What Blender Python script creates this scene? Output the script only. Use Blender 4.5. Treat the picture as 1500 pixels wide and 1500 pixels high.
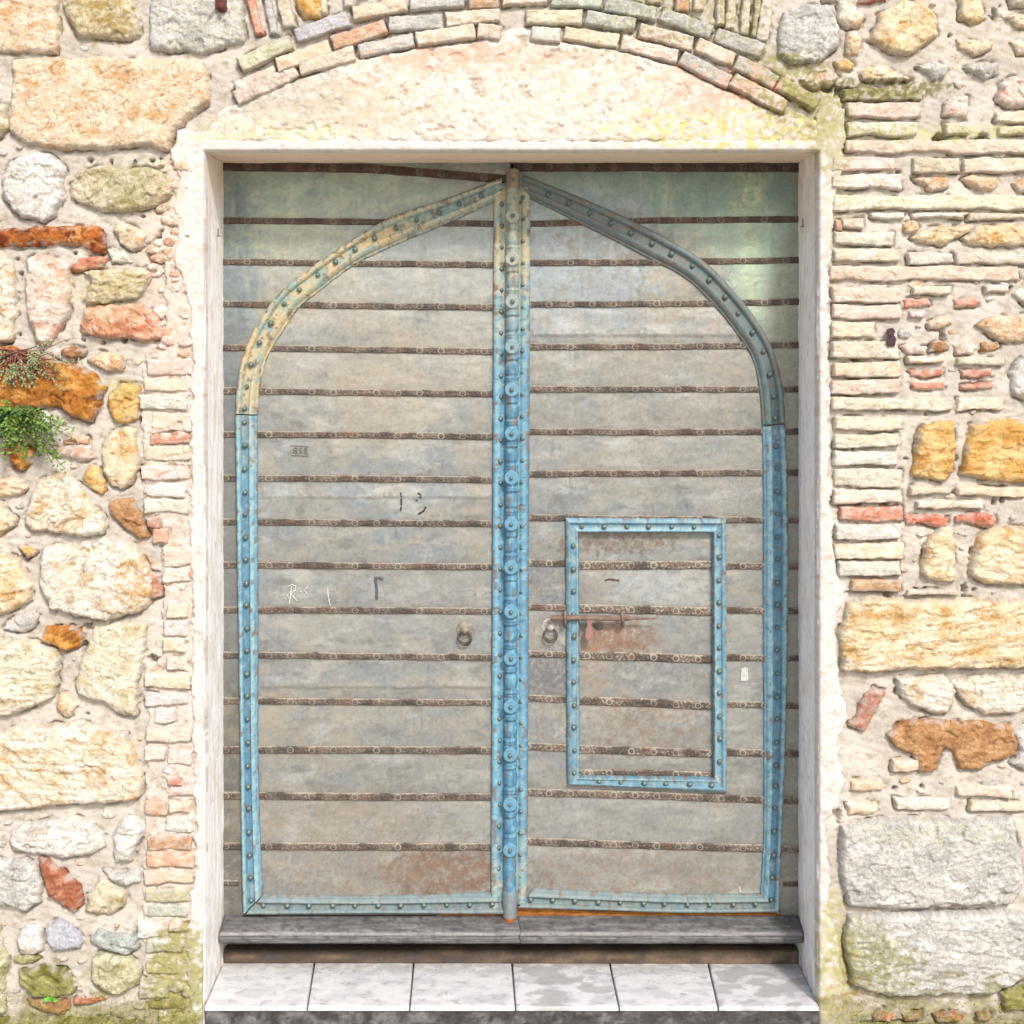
import bpy, bmesh, math, random
import numpy as np
from mathutils import Vector, Matrix

for o in list(bpy.data.objects):
    bpy.data.objects.remove(o, do_unlink=True)
C = bpy.context.scene.collection
SC = bpy.context.scene

# ------------------------------------------------------------------ camera, sky, sun, exposure
PX = 450.0            # picture pixels (of 1500) per metre on the wall plane y = 0
CX, CY = 740.0, 490.0 # where the eye axis meets the wall
DIST = 4.5            # eye to wall
ZE = 2.178 + 0.15     # eye height
DEEP = 0.30           # door plane behind the wall face
KD = (DIST + DEEP) / DIST

cam_d = bpy.data.cameras.new("camera")
cam = bpy.data.objects.new("camera", cam_d)
C.objects.link(cam)
cam.location = (0, -DIST, ZE)
cam.rotation_euler = (math.radians(90), 0, 0)
cam_d.sensor_width = 36
cam_d.sensor_fit = 'HORIZONTAL'
cam_d.lens = 36 * DIST / (1500 / PX)
cam_d.shift_x = (750 - CX) / 1500
cam_d.shift_y = -(750 - CY) / 1500
cam_d.clip_end = 2000
SC.camera = cam

SUN_EL, SUN_AZ = math.radians(42), math.radians(20)   # azimuth: to the right of the view axis, in front of the wall
w = bpy.data.worlds.new("World")
SC.world = w
w.use_nodes = True
nt = w.node_tree
bg = nt.nodes["Background"]
sky = nt.nodes.new("ShaderNodeTexSky")
sky.sky_type = 'NISHITA'
sky.sun_disc = False
sky.sun_elevation = SUN_EL
sky.sun_rotation = math.radians(180) - SUN_AZ
sky.air_density = 1.0
sky.dust_density = 3.0
sky.ozone_density = 0.6
nt.links.new(sky.outputs[0], bg.inputs[0])
bg.inputs[1].default_value = 0.15

sd = bpy.data.lights.new("sun", 'SUN')
sd.energy = 2.3
sd.angle = math.radians(7)
sd.color = (1.0, 0.975, 0.94)
sun = bpy.data.objects.new("sun", sd)
C.objects.link(sun)
sdir = Vector((math.sin(SUN_AZ) * math.cos(SUN_EL), -math.cos(SUN_AZ) * math.cos(SUN_EL), math.sin(SUN_EL)))
sun.rotation_euler = sdir.to_track_quat('Z', 'Y').to_euler()
sun.location = sdir * 20

SC.view_settings.view_transform = 'Standard'
SC.view_settings.look = 'None'
SC.view_settings.gamma = 1
SC.view_settings.exposure = 0.52

# ------------------------------------------------------------------ numpy noise
def _hash(ix, iy, seed):
    h = (ix.astype(np.int64) * 374761393 + iy.astype(np.int64) * 668265263 + seed * 974711) & 0xFFFFFFFF
    h = ((h ^ (h >> 13)) * 1274126177) & 0xFFFFFFFF
    h = ((h ^ (h >> 16)) * 2246822519) & 0xFFFFFFFF
    return (h ^ (h >> 15)) / 4294967296.0

def pn(x, y, seed=0):
    xi, yi = np.floor(x), np.floor(y)
    fx, fy = x - xi, y - yi
    u = fx * fx * fx * (fx * (fx * 6 - 15) + 10)
    v = fy * fy * fy * (fy * (fy * 6 - 15) + 10)
    r = []
    for dy in (0, 1):
        for dx in (0, 1):
            a = _hash(xi + dx, yi + dy, seed) * 6.2831853
            r.append(np.cos(a) * (fx - dx) + np.sin(a) * (fy - dy))
    return 1.5 * ((r[0] * (1 - u) + r[1] * u) * (1 - v) + (r[2] * (1 - u) + r[3] * u) * v)

def fbm(x, y, seed=0, octv=4, gain=0.5):
    s = np.zeros_like(x, dtype=float); a = 1.0; n = 0.0
    for k in range(octv):
        s += a * pn(x, y, seed + 17 * k); n += a
        x = x * 2.03 + 13.7; y = y * 2.03 - 7.1; a *= gain
    return s / n * 1.25

def ridge(x, y, seed=0, octv=4):
    s = np.zeros_like(x, dtype=float); a = 1.0; n = 0.0
    for k in range(octv):
        s += a * (1 - 2 * np.abs(pn(x, y, seed + 17 * k))); n += a
        x = x * 2.1 + 3.3; y = y * 2.1 - 9.1; a *= 0.5
    return s / n

def facets(x, y, seed):
    """broken-rock planes: nearest cell's own random tilt and level"""
    xi, yi = np.floor(x), np.floor(y)
    best = np.full(x.shape, 9e9); val = np.zeros(x.shape)
    for dy in (-1, 0, 1):
        for dx in (-1, 0, 1):
            cx, cy = xi + dx, yi + dy
            px_ = cx + _hash(cx, cy, seed); py_ = cy + _hash(cx, cy, seed + 5)
            d = (x - px_) ** 2 + (y - py_) ** 2
            v = (_hash(cx, cy, seed + 9) - .5) * .8 + (_hash(cx, cy, seed + 2) - .5) * 1.8 * (x - px_) + (_hash(cx, cy, seed + 3) - .5) * 1.8 * (y - py_)
            m = d < best
            best = np.where(m, d, best); val = np.where(m, v, val)
    return val

def sst(a, b, x):
    t = np.clip((x - a) / (b - a), 0, 1)
    return t * t * (3 - 2 * t)

def mix(c, c2, f):
    f = np.asarray(f)[..., None]
    return c * (1 - f) + np.asarray(c2, float) * f

def S(r, g, b, k=0.82):
    out = []
    for v in (r, g, b):
        v /= 255.0
        out.append((v / 12.92 if v <= 0.04045 else ((v + 0.055) / 1.055) ** 2.4) * k)
    return np.array(out)

def sdf(x, y, poly):
    """positive inside"""
    p = np.asarray(poly, float)
    d = np.full(x.shape, 1e18); ins = np.zeros(x.shape, bool)
    n = len(p)
    for i in range(n):
        ax, ay = p[i]; bx, by = p[(i + 1) % n]
        ex, ey = bx - ax, by - ay
        L = ex * ex + ey * ey + 1e-12
        t = np.clip(((x - ax) * ex + (y - ay) * ey) / L, 0, 1)
        d = np.minimum(d, (x - ax - t * ex) ** 2 + (y - ay - t * ey) ** 2)
        if ay != by:
            c = ((ay > y) != (by > y)) & (x < (bx - ax) * (y - ay) / (by - ay) + ax)
            ins ^= c
    d = np.sqrt(d)
    return np.where(ins, d, -d)

# ------------------------------------------------------------------ objects
def root_of(o):
    while o.parent: o = o.parent
    return o

def link(o, parent):
    C.objects.link(o)
    if parent is not None: o.parent = parent
    return o

def tag(o, label=None, cat=None, group=None, kind=None):
    if label: o['label'] = label
    if cat: o['category'] = cat
    if group: o['group'] = group
    if kind: o['kind'] = kind
    return o

def empty(name, loc):
    o = bpy.data.objects.new(name, None)
    o.empty_display_size = 0.1
    o.location = loc
    C.objects.link(o)
    return o

def mesh_np(name, V, F, mat, parent=None, col=None, smooth=True):
    """V (n,3) world, F (m,3|4); vertex colour 'tint'"""
    V = np.asarray(V, float); F = np.asarray(F, np.int64)
    off = np.array(root_of(parent).location) if parent is not None else np.zeros(3)
    me = bpy.data.meshes.new(name)
    n, m, k = len(V), len(F), F.shape[1]
    me.vertices.add(n); me.vertices.foreach_set('co', (V - off).astype(np.float32).ravel())
    me.loops.add(m * k); me.loops.foreach_set('vertex_index', F.astype(np.int32).ravel())
    me.polygons.add(m); me.polygons.foreach_set('loop_start', np.arange(0, m * k, k, dtype=np.int32))
    me.update(calc_edges=True)
    me.polygons.foreach_set('use_smooth', np.full(m, smooth))
    if col is not None:
        a = me.color_attributes.new('tint', 'FLOAT_COLOR', 'POINT')
        c4 = np.ones((n, 4), np.float32); c4[:, :3] = np.clip(col, 0.003, 0.92)
        a.data.foreach_set('color', c4.ravel())
    me.materials.append(mat)
    o = bpy.data.objects.new(name, me)
    return link(o, parent)

def join(parts):
    V, F, K = [], [], []; n = 0
    for v, f, c in parts:
        V.append(v); F.append(f + n); K.append(c); n += len(v)
    return np.concatenate(V), np.concatenate(F), np.concatenate(K)

def grid_faces(nr, nc):
    i = np.arange(nr * nc).reshape(nr, nc)
    return np.stack([i[:-1, :-1], i[:-1, 1:], i[1:, 1:], i[1:, :-1]], -1).reshape(-1, 4)

def hf(gx, gy, H, col, keep, plane=0.0):
    """height field over picture coordinates gx, gy (2-d arrays, gy growing downward) standing on plane y = plane"""
    k = (DIST + plane) / DIST
    X = (gx - CX) / PX * k; Z = ZE - (gy - CY) / PX * k
    V = np.stack([X, plane - H, Z], -1).reshape(-1, 3)
    nr, nc = gx.shape
    i = np.arange(nr * nc).reshape(nr, nc)
    f = np.stack([i[1:, :-1], i[1:, 1:], i[:-1, 1:], i[:-1, :-1]], -1)
    kk = keep[1:, :-1] | keep[1:, 1:] | keep[:-1, 1:] | keep[:-1, :-1]
    F = f[kk]
    used = np.zeros(nr * nc, bool); used[F.ravel()] = True
    rem = np.cumsum(used) - 1
    return V[used], rem[F], col.reshape(-1, 3)[used]

def W(px, py, y=0.0):
    k = (DIST + y) / DIST
    return Vector(((px - CX) / PX * k, y, ZE - (py - CY) / PX * k))

# ------------------------------------------------------------------ materials
def nodes(name):
    m = bpy.data.materials.new(name); m.use_nodes = True
    t = m.node_tree
    return m, t, t.nodes["Principled BSDF"]

def surf(name, rough=0.9, fine=140.0, var=(0.82, 1.14), bump=0.25, dist=0.004, spec=0.3, metal=0.0, coarse=None, speck=0.0, tint=None):
    """vertex tint x fine noise, bump from two noises, all in place coordinates"""
    m, t, p = nodes(name); N = t.nodes; L = t.links
    geo = N.new("ShaderNodeNewGeometry")
    n1 = N.new("ShaderNodeTexNoise"); n1.inputs['Scale'].default_value = fine
    n1.inputs['Detail'].default_value = 5; n1.inputs['Roughness'].default_value = 0.65
    L.new(geo.outputs['Position'], n1.inputs['Vector'])
    mr = N.new("ShaderNodeMapRange")
    mr.inputs[1].default_value = 0.3; mr.inputs[2].default_value = 0.7
    mr.inputs[3].default_value = var[0]; mr.inputs[4].default_value = var[1]
    L.new(n1.outputs['Fac'], mr.inputs[0])
    if tint is None:
        at = N.new("ShaderNodeAttribute"); at.attribute_name = 'tint'; src = at.outputs['Color']
    else:
        rg = N.new("ShaderNodeRGB"); rg.outputs[0].default_value = (*tint, 1); src = rg.outputs[0]
    mx = N.new("ShaderNodeVectorMath"); mx.operation = 'SCALE'
    L.new(src, mx.inputs[0]); L.new(mr.outputs[0], mx.inputs['Scale'])
    out = mx.outputs[0]
    if speck:
        n3 = N.new("ShaderNodeTexNoise"); n3.inputs['Scale'].default_value = 330; n3.inputs['Detail'].default_value = 2
        L.new(geo.outputs['Position'], n3.inputs['Vector'])
        r3 = N.new("ShaderNodeMapRange"); r3.inputs[1].default_value = 0.60; r3.inputs[2].default_value = 0.72
        r3.inputs[3].default_value = 1.0; r3.inputs[4].default_value = 1.0 - speck
        L.new(n3.outputs['Fac'], r3.inputs[0])
        m3 = N.new("ShaderNodeVectorMath"); m3.operation = 'SCALE'
        L.new(out, m3.inputs[0]); L.new(r3.outputs[0], m3.inputs['Scale']); out = m3.outputs[0]
    L.new(out, p.inputs['Base Color'])
    p.inputs['Roughness'].default_value = rough
    p.inputs['Metallic'].default_value = metal
    p.inputs['Specular IOR Level'].default_value = spec
    if bump:
        n2 = N.new("ShaderNodeTexNoise"); n2.inputs['Scale'].default_value = coarse or fine * 0.55
        n2.inputs['Detail'].default_value = 6; n2.inputs['Roughness'].default_value = 0.7
        L.new(geo.outputs['Position'], n2.inputs['Vector'])
        b = N.new("ShaderNodeBump"); b.inputs['Strength'].default_value = bump; b.inputs['Distance'].default_value = dist
        L.new(n2.outputs['Fac'], b.inputs['Height']); L.new(b.outputs[0], p.inputs['Normal'])
    return m

M_ROCK = surf('rock', 0.93, 150, (0.74, 1.20), 0.85, 0.008, 0.2, speck=0.35)
M_BRICK = surf('old_brick', 0.93, 170, (0.78, 1.16), 0.7, 0.006, 0.2, speck=0.22)
M_MORTAR = surf('lime_mortar', 0.95, 120, (0.88, 1.08), 0.4, 0.003, 0.15, speck=0.12)
M_PLASTER = surf('plaster', 0.93, 90, (0.92, 1.05), 0.3, 0.003, 0.2, speck=0.08)
M_REVEAL = surf('painted_plaster', 0.8, 40, (0.95, 1.03), 0.15, 0.003, 0.3)
M_SHEET = surf('zinc_sheet', 0.46, 70, (0.88, 1.10), 0.14, 0.002, 0.45, metal=0.25, speck=0.14)
M_STRAP = surf('iron_strap', 0.7, 200, (0.7, 1.25), 0.4, 0.002, 0.35)
M_PAINT = surf('old_paint', 0.6, 110, (0.84, 1.12), 0.3, 0.002, 0.35, speck=0.2)
M_NAIL = surf('nail_iron', 0.45, 200, (0.7, 1.3), 0.2, 0.001, 0.5, metal=0.35, tint=tuple(S(112, 128, 122)))
M_SILL = surf('sill_wood', 0.75, 60, (0.75, 1.2), 0.5, 0.004, 0.3, speck=0.3)
M_MARBLE = surf('marble', 0.5, 26, (0.94, 1.04), 0.1, 0.002, 0.35, speck=0.06)
M_DARKSTONE = surf('dark_stone', 0.9, 90, (0.7, 1.25), 0.5, 0.004, 0.2, speck=0.2)
M_IRON = surf('rusty_iron', 0.7, 150, (0.75, 1.25), 0.35, 0.002, 0.35)
M_LEAF = surf('leaf', 0.55, 60, (0.85, 1.15), 0.0, 0.0, 0.35)
M_TWIG = surf('twig', 0.85, 200, (0.7, 1.3), 0.3, 0.002, 0.2)
M_MARK = surf('mark', 0.9, 120, (0.75, 1.15), 0.0, 0.0, 0.1)
M_STREET = surf('street_paving', 0.95, 3, (0.85, 1.12), 0.2, 0.01, 0.2, tint=(0.45, 0.41, 0.35))

# ================================================================== STRUCTURE: street and wall
vs = [(-300, -300, 0), (300, -300, 0), (300, 0.5, 0), (-300, 0.5, 0)]
tag(mesh_np('street', vs, [(0, 1, 2, 3)], M_STREET, smooth=False), 'pale stone street in front of the wall', 'street', kind='structure')

wall = tag(empty('stone_wall', (0, 0.3, 0)), 'old rubble stone wall with brick arch and white plastered doorway', 'wall')

# colours of the mason's materials as seen, three to a stone: body, second tone, patches
PAL = dict(
    cream=((246, 226, 190), (250, 240, 220), (222, 178, 112)),
    pale=((247, 238, 220), (238, 224, 196), (214, 184, 134)),
    white=((248, 244, 238), (236, 230, 220), (205, 196, 176)),
    grey=((222, 219, 211), (196, 194, 187), (240, 237, 230)),
    tan=((240, 204, 152), (246, 222, 184), (226, 172, 104)),
    orange=((238, 190, 124), (248, 220, 176), (214, 148, 72)),
    ochre=((230, 182, 106), (242, 208, 146), (206, 146, 66)),
    ochre2=((240, 204, 132), (250, 230, 182), (216, 160, 70)),
    rust=((196, 128, 58), (234, 176, 96), (122, 66, 34)),
    maroon=((198, 118, 58), (120, 52, 34), (236, 186, 120)),
    brown=((192, 144, 98), (212, 168, 122), (166, 116, 74)),
    pink=((242, 208, 186), (246, 226, 210), (228, 168, 138)),
    pinkr=((222, 166, 128), (240, 206, 176), (206, 116, 82)),
    red=((214, 118, 88), (226, 150, 120), (234, 194, 172)),
    redb=((184, 116, 88), (206, 146, 116), (158, 88, 62)),
    olive=((208, 188, 132), (228, 214, 170), (178, 152, 86)),
    moss=((160, 156, 92), (188, 184, 128), (118, 116, 52)),
    mossp=((206, 202, 160), (226, 222, 190), (150, 148, 88)),
    green=((222, 219, 200), (236, 232, 216), (200, 200, 172)),
    blueg=((206, 206, 214), (190, 192, 202), (224, 224, 230)),
    bgrey=((190, 196, 190), (214, 216, 208), (164, 172, 166)),
    yel=((232, 218, 178), (243, 235, 208), (210, 190, 136)),
)
PAL = {k: tuple(S(*c, .70) for c in v) for k, v in PAL.items()}
WHITE = S(250, 244, 234, .70)
PAL = {k: tuple((c * .90 + .10 * c.mean()) * (1 - wt) + WHITE * wt for c, wt in zip(v, (.30, .34, .0))) if k in ('cream', 'pale', 'tan', 'yel', 'green', 'pink', 'ochre2', 'olive', 'orange') else v for k, v in PAL.items()}

# stains and growths on the masonry: cx, cy, rx, ry, colour, strength, noise size, threshold
ST_GREEN = S(154, 150, 88); ST_YEL = S(220, 196, 84); ST_OLIVE = S(112, 108, 52); ST_GREY = S(168, 164, 150)
STAINS = [
    (400, 192, 130, 16, S(204, 206, 150), .6, 14, .0), (1060, 190, 170, 30, S(206, 198, 112), .75, 14, .06),
    (1050, 182, 170, 30, ST_YEL, .75, 7, .40), (1180, 180, 60, 30, ST_GREEN, .6, 8, .0),
    (440, 140, 90, 34, ST_GREY, .6, 16, -.05), (520, 150, 60, 30, S(190,184,160), .5, 10, .0), (880, 80, 60, 20, ST_GREEN, .4, 8, .1), (1010, 20, 120, 50, ST_GREEN, .65, 9, .05),
    (860, 55, 30, 12, ST_YEL, .9, 5, .3), (1140, 120, 70, 40, ST_GREEN, .8, 10, -.1), (1215, 190, 30, 60, S(166, 160, 106), .7, 12, -.2),
    (1300, 130, 90, 14, S(118, 114, 64), .85, 10, -.1), (1380, 196, 130, 12, S(190, 192, 120), .6, 10, -.1),
    (540, 64, 60, 16, ST_YEL, .6, 5, .3), (150, 25, 55, 40, S(170, 140, 50), .5, 9, .0), (300, 40, 70, 50, S(196, 190, 140), .4, 10, .1),
    (205, 275, 50, 35, S(168, 164, 120), .6, 9, -.2), (150, 420, 70, 30, S(190, 172, 90), .4, 10, .0),
    (185, 566, 25, 12, S(196, 190, 116), .6, 8, -.1), (1400, 62, 120, 60, ST_YEL, .8, 4, .42), (1330, 20, 40, 30, ST_YEL, .6, 6, .38),
    (140, 850, 80, 50, S(238, 110, 128), .75, 9, .44), (200, 850, 26, 45, S(200, 150, 60), .7, 10, .0),
    (1370, 1215, 110, 18, S(206, 206, 166), .4, 10, .05), (1260, 1390, 40, 50, S(150, 148, 96), .5, 10, -.1),
    (1280, 1410, 60, 40, S(140, 138, 70), .6, 12, -.1), (640, 180, 240, 26, S(236, 214, 190), .5, 12, .2),
    (1040, 128, 110, 34, S(230, 184, 162), .8, 22, .05), (700, 88, 150, 20, S(232, 186, 162), .75, 14, -.05), (860, 120, 120, 26, S(228,196,172), .6, 12, .05), (480, 175, 160, 22, S(196,188,166), .6, 9, .05), (560, 110, 60, 26, S(240, 200, 176), .6, 12, .1),
    (800, 140, 260, 40, S(244, 226, 206), .5, 30, .1), (640, 84, 40, 12, S(224,176,152), .7, 12, -.1), (705, 82, 26, 12, S(222,170,146), .7, 12, -.1), (1035, 132, 60, 16, S(224,178,158), .65, 14, .0), (1040, 160, 34, 9, S(226,180,156), .7, 12, -.1), (520, 152, 90, 34, S(206,190,166), .6, 12, -.05), (265, 1430, 40, 70, S(150, 146, 70), .75, 14, -.25), (1222, 1400, 26, 80, S(176, 170, 110), .6, 14, -.2),
    (1225, 300, 20, 120, S(196, 188, 160), .5, 10, -.1), (250, 400, 40, 150, S(240, 200, 180), .6, 9, .05), (1240, 1460, 40, 30, S(196, 120, 70), .6, 10, .2),
]

def stained(x, y, c):
    for (cx, cy, rx, ry, rgb, amt, sz, th) in STAINS:
        q = ((x - cx) / rx) ** 2 + ((y - cy) / ry) ** 2
        m = q < 2.6
        if not m.any(): continue
        f = np.zeros(x.shape)
        xs, ys = x[m], y[m]
        f[m] = amt * sst(th - .22, th + .26, fbm(xs / sz, ys / sz, int(cx + cy) % 97, 5, .62) - .35 * np.maximum(q[m] - .6, 0) / 1.0) * (1 - sst(1.2, 2.5, q[m]))
        c = mix(c, rgb, f)
    # the damp foot of the wall grows green
    lo = y.max() > 1290
    if lo:
        g = sst(-.25, .3, fbm(x / 34, y / 22, 7, 4) + (y - 1452) / 95)
        g *= sst(1290, 1400, y)
        c = mix(c, mixv(ST_GREEN, ST_OLIVE, fbm(x / 12, y / 12, 9, 3)), g * .62)
    return c

def mixv(a, b, n):
    f = sst(-.4, .4, n)[..., None]
    return a * (1 - f) + b * f

STEP = 1.75
OUTL = []
def trench(x, y, st):
    """open joint round the stones: how far the bedding is washed out (mm)"""
    out = np.zeros(x.shape); x0, y0 = x[0, 0], y[0, 0]
    for p, sd_, wp in OUTL:
        j0, j1 = max(0, int((p[:, 0].min() - 12 - x0) / st)), int((p[:, 0].max() + 12 - x0) / st) + 1
        i0, i1 = max(0, int((p[:, 1].min() - 12 - y0) / st)), int((p[:, 1].max() + 12 - y0) / st) + 1
        sx, sy = x[i0:i1, j0:j1], y[i0:i1, j0:j1]
        if sx.size == 0: continue
        d = sdf(sx + wp * fbm(sx / 24, sy / 24, sd_ + 1, 5, .62), sy + wp * fbm(sx / 24, sy / 24, sd_ + 2, 5, .62), p)
        m = sst(-.12, .36, fbm(sx / 34, sy / 26, sd_ + 50, 4, .6) + .10 * (sy - p[:, 1].mean()) / max(8., np.ptp(p[:, 1]) / 2))
        out[i0:i1, j0:j1] = np.maximum(out[i0:i1, j0:j1], m * np.exp(-((d + .6) / 2.3) ** 2))
    return out

def rock(poly, pal, H=26, style='rough', seed=1, step=STEP, warp=4.6, edge=8.5):
    """one stone as a height field in picture units: outline, palette, relief (mm)"""
    p = np.asarray(poly, float)
    if step < 2 and H > 11.5: OUTL.append((p, seed, warp))
    x0, y0 = p.min(0) - 6; x1, y1 = p.max(0) + 6
    gx, gy = np.meshgrid(np.arange(x0, x1 + step, step), np.arange(y0, y1 + step, step))
    wx = gx + warp * fbm(gx / 24, gy / 24, seed + 1, 5, .62); wy = gy + warp * fbm(gx / 24, gy / 24, seed + 2, 5, .62)
    d = sdf(wx, wy, p)
    dm = max(d.max(), 1)
    e = min(edge, dm * .75)
    rs = np.random.RandomState(seed)
    if style != 'brick': e = e * (1 + .55 * fbm(gx / 20, gy / 18, seed + 14, 3))
    t = np.clip(d / e, 0, 1)
    prof = np.sqrt(1 - (1 - t) ** 2)
    tilt = ((gx - p[:, 0].mean()) * rs.uniform(-.05, .05) + (gy - p[:, 1].mean()) * rs.uniform(-.05, .05))
    ux, uy = gx + 6 * pn(gx / 16, gy / 16, seed + 3), gy + 6 * pn(gx / 16, gy / 16, seed + 4)
    th = rs.uniform(-.7, .7); ca, sa = math.cos(th), math.sin(th)
    ax_, ay_ = gx * ca + gy * sa, gy * ca - gx * sa
    strk = fbm(ax_ / 22, ay_ / 5.5, seed + 31, 4, .6)          # hammered, stringy grain
    crack = sst(.80, .97, ridge(ax_ / 90 + .5 * pn(gx / 18, gy / 18, seed + 32), ay_ / 44, seed + 33, 2))
    if style == 'rough':
        r = 7.5 * facets(ux / 26, uy / 20, seed) + 6.0 * fbm(gx / 26, gy / 22, seed + 5, 6, .62) + 2.6 * facets(ux / 9, uy / 7, seed + 8) + 2.2 * strk - 5 * crack
    elif style == 'strata':
        sl = rs.uniform(-.25, .25)
        r = 6.5 * fbm(gx / 60, (gy + sl * gx) / 9, seed + 5, 5, .62) + 4.5 * facets(ux / 34, uy / 9, seed) + 3.4 * fbm(gx / 14, gy / 10, seed + 6, 4, .6) + 1.6 * strk - 4 * crack
    elif style == 'block':
        r = 4.6 * fbm(gx / 40, gy / 30, seed + 5, 6, .64) + 3.0 * facets(ux / 24, uy / 15, seed) + 1.6 * strk - 5 * crack
        pit = sst(.3, .5, fbm(gx / 5, gy / 4, seed + 11, 3)); r = r - 3.0 * pit
    else:  # brick
        r = 2.8 * fbm(gx / 22, gy / 9, seed + 5, 5, .62) + 2.4 * facets(ux / 16, uy / 9, seed) + 1.0 * strk
    h = (H * prof * (.86 + .14 * np.sqrt(np.clip(d / dm, 0, 1))) + (r + tilt) * np.clip(t * 1.3, 0, 1)) / 1000
    h = np.where(d < 0, -.030 * np.clip(-d / step, 0, 1.2), h + .001)
    c1, c2, c3 = PAL[pal]
    n1 = fbm(gx / 46, gy / 40, seed + 21, 4); n2 = fbm(gx / 15, gy / 13, seed + 22, 4); n3 = fbm(gx / 5, gy / 4.5, seed + 23, 3)
    if style == 'strata':
        n2 = .5 * n2 + .7 * fbm(gx / 46, (gy + sl * gx) / 8, seed + 24, 3)
    c = mix(np.broadcast_to(c1, gx.shape + (3,)), c2, sst(-.22, .32, .7 * n1 + .5 * n2))
    c = mix(c, c3, (.85 if style != 'brick' else .5) * sst(-.02, .48, fbm(gx / 34, gy / 26, seed + 25, 6, .66) + .2 * n3))
    if style == 'brick': c = c * np.array([1 + rs.uniform(-.04, .05), 1 + rs.uniform(-.06, .02), 1 + rs.uniform(-.10, .02)]) * rs.uniform(.88, 1.06)
    c = c * (1 + .20 * n3[..., None] + .12 * n2[..., None] + .16 * strk[..., None])
    c = mix(c, c3 * .72, .7 * crack)
    if style == 'brick': c = mix(c, S(236, 226, 210, .70), .15 + .3 * sst(.0, .4, fbm(gx / 12, gy / 7, seed + 41, 4)))
    # lime smeared over the rim when the joints were pointed
    c = mix(c, S(218, 211, 202, .64), .7 * sst(8, 1, d) * sst(-.12, .28, fbm(gx / 15, gy / 13, seed + 42, 4)))
    c = stained(gx, gy, c)
    return hf(gx, gy, h, c, d > -.2 * step)

seedc = [100]
def nseed():
    seedc[0] += 37
    return seedc[0]

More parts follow.
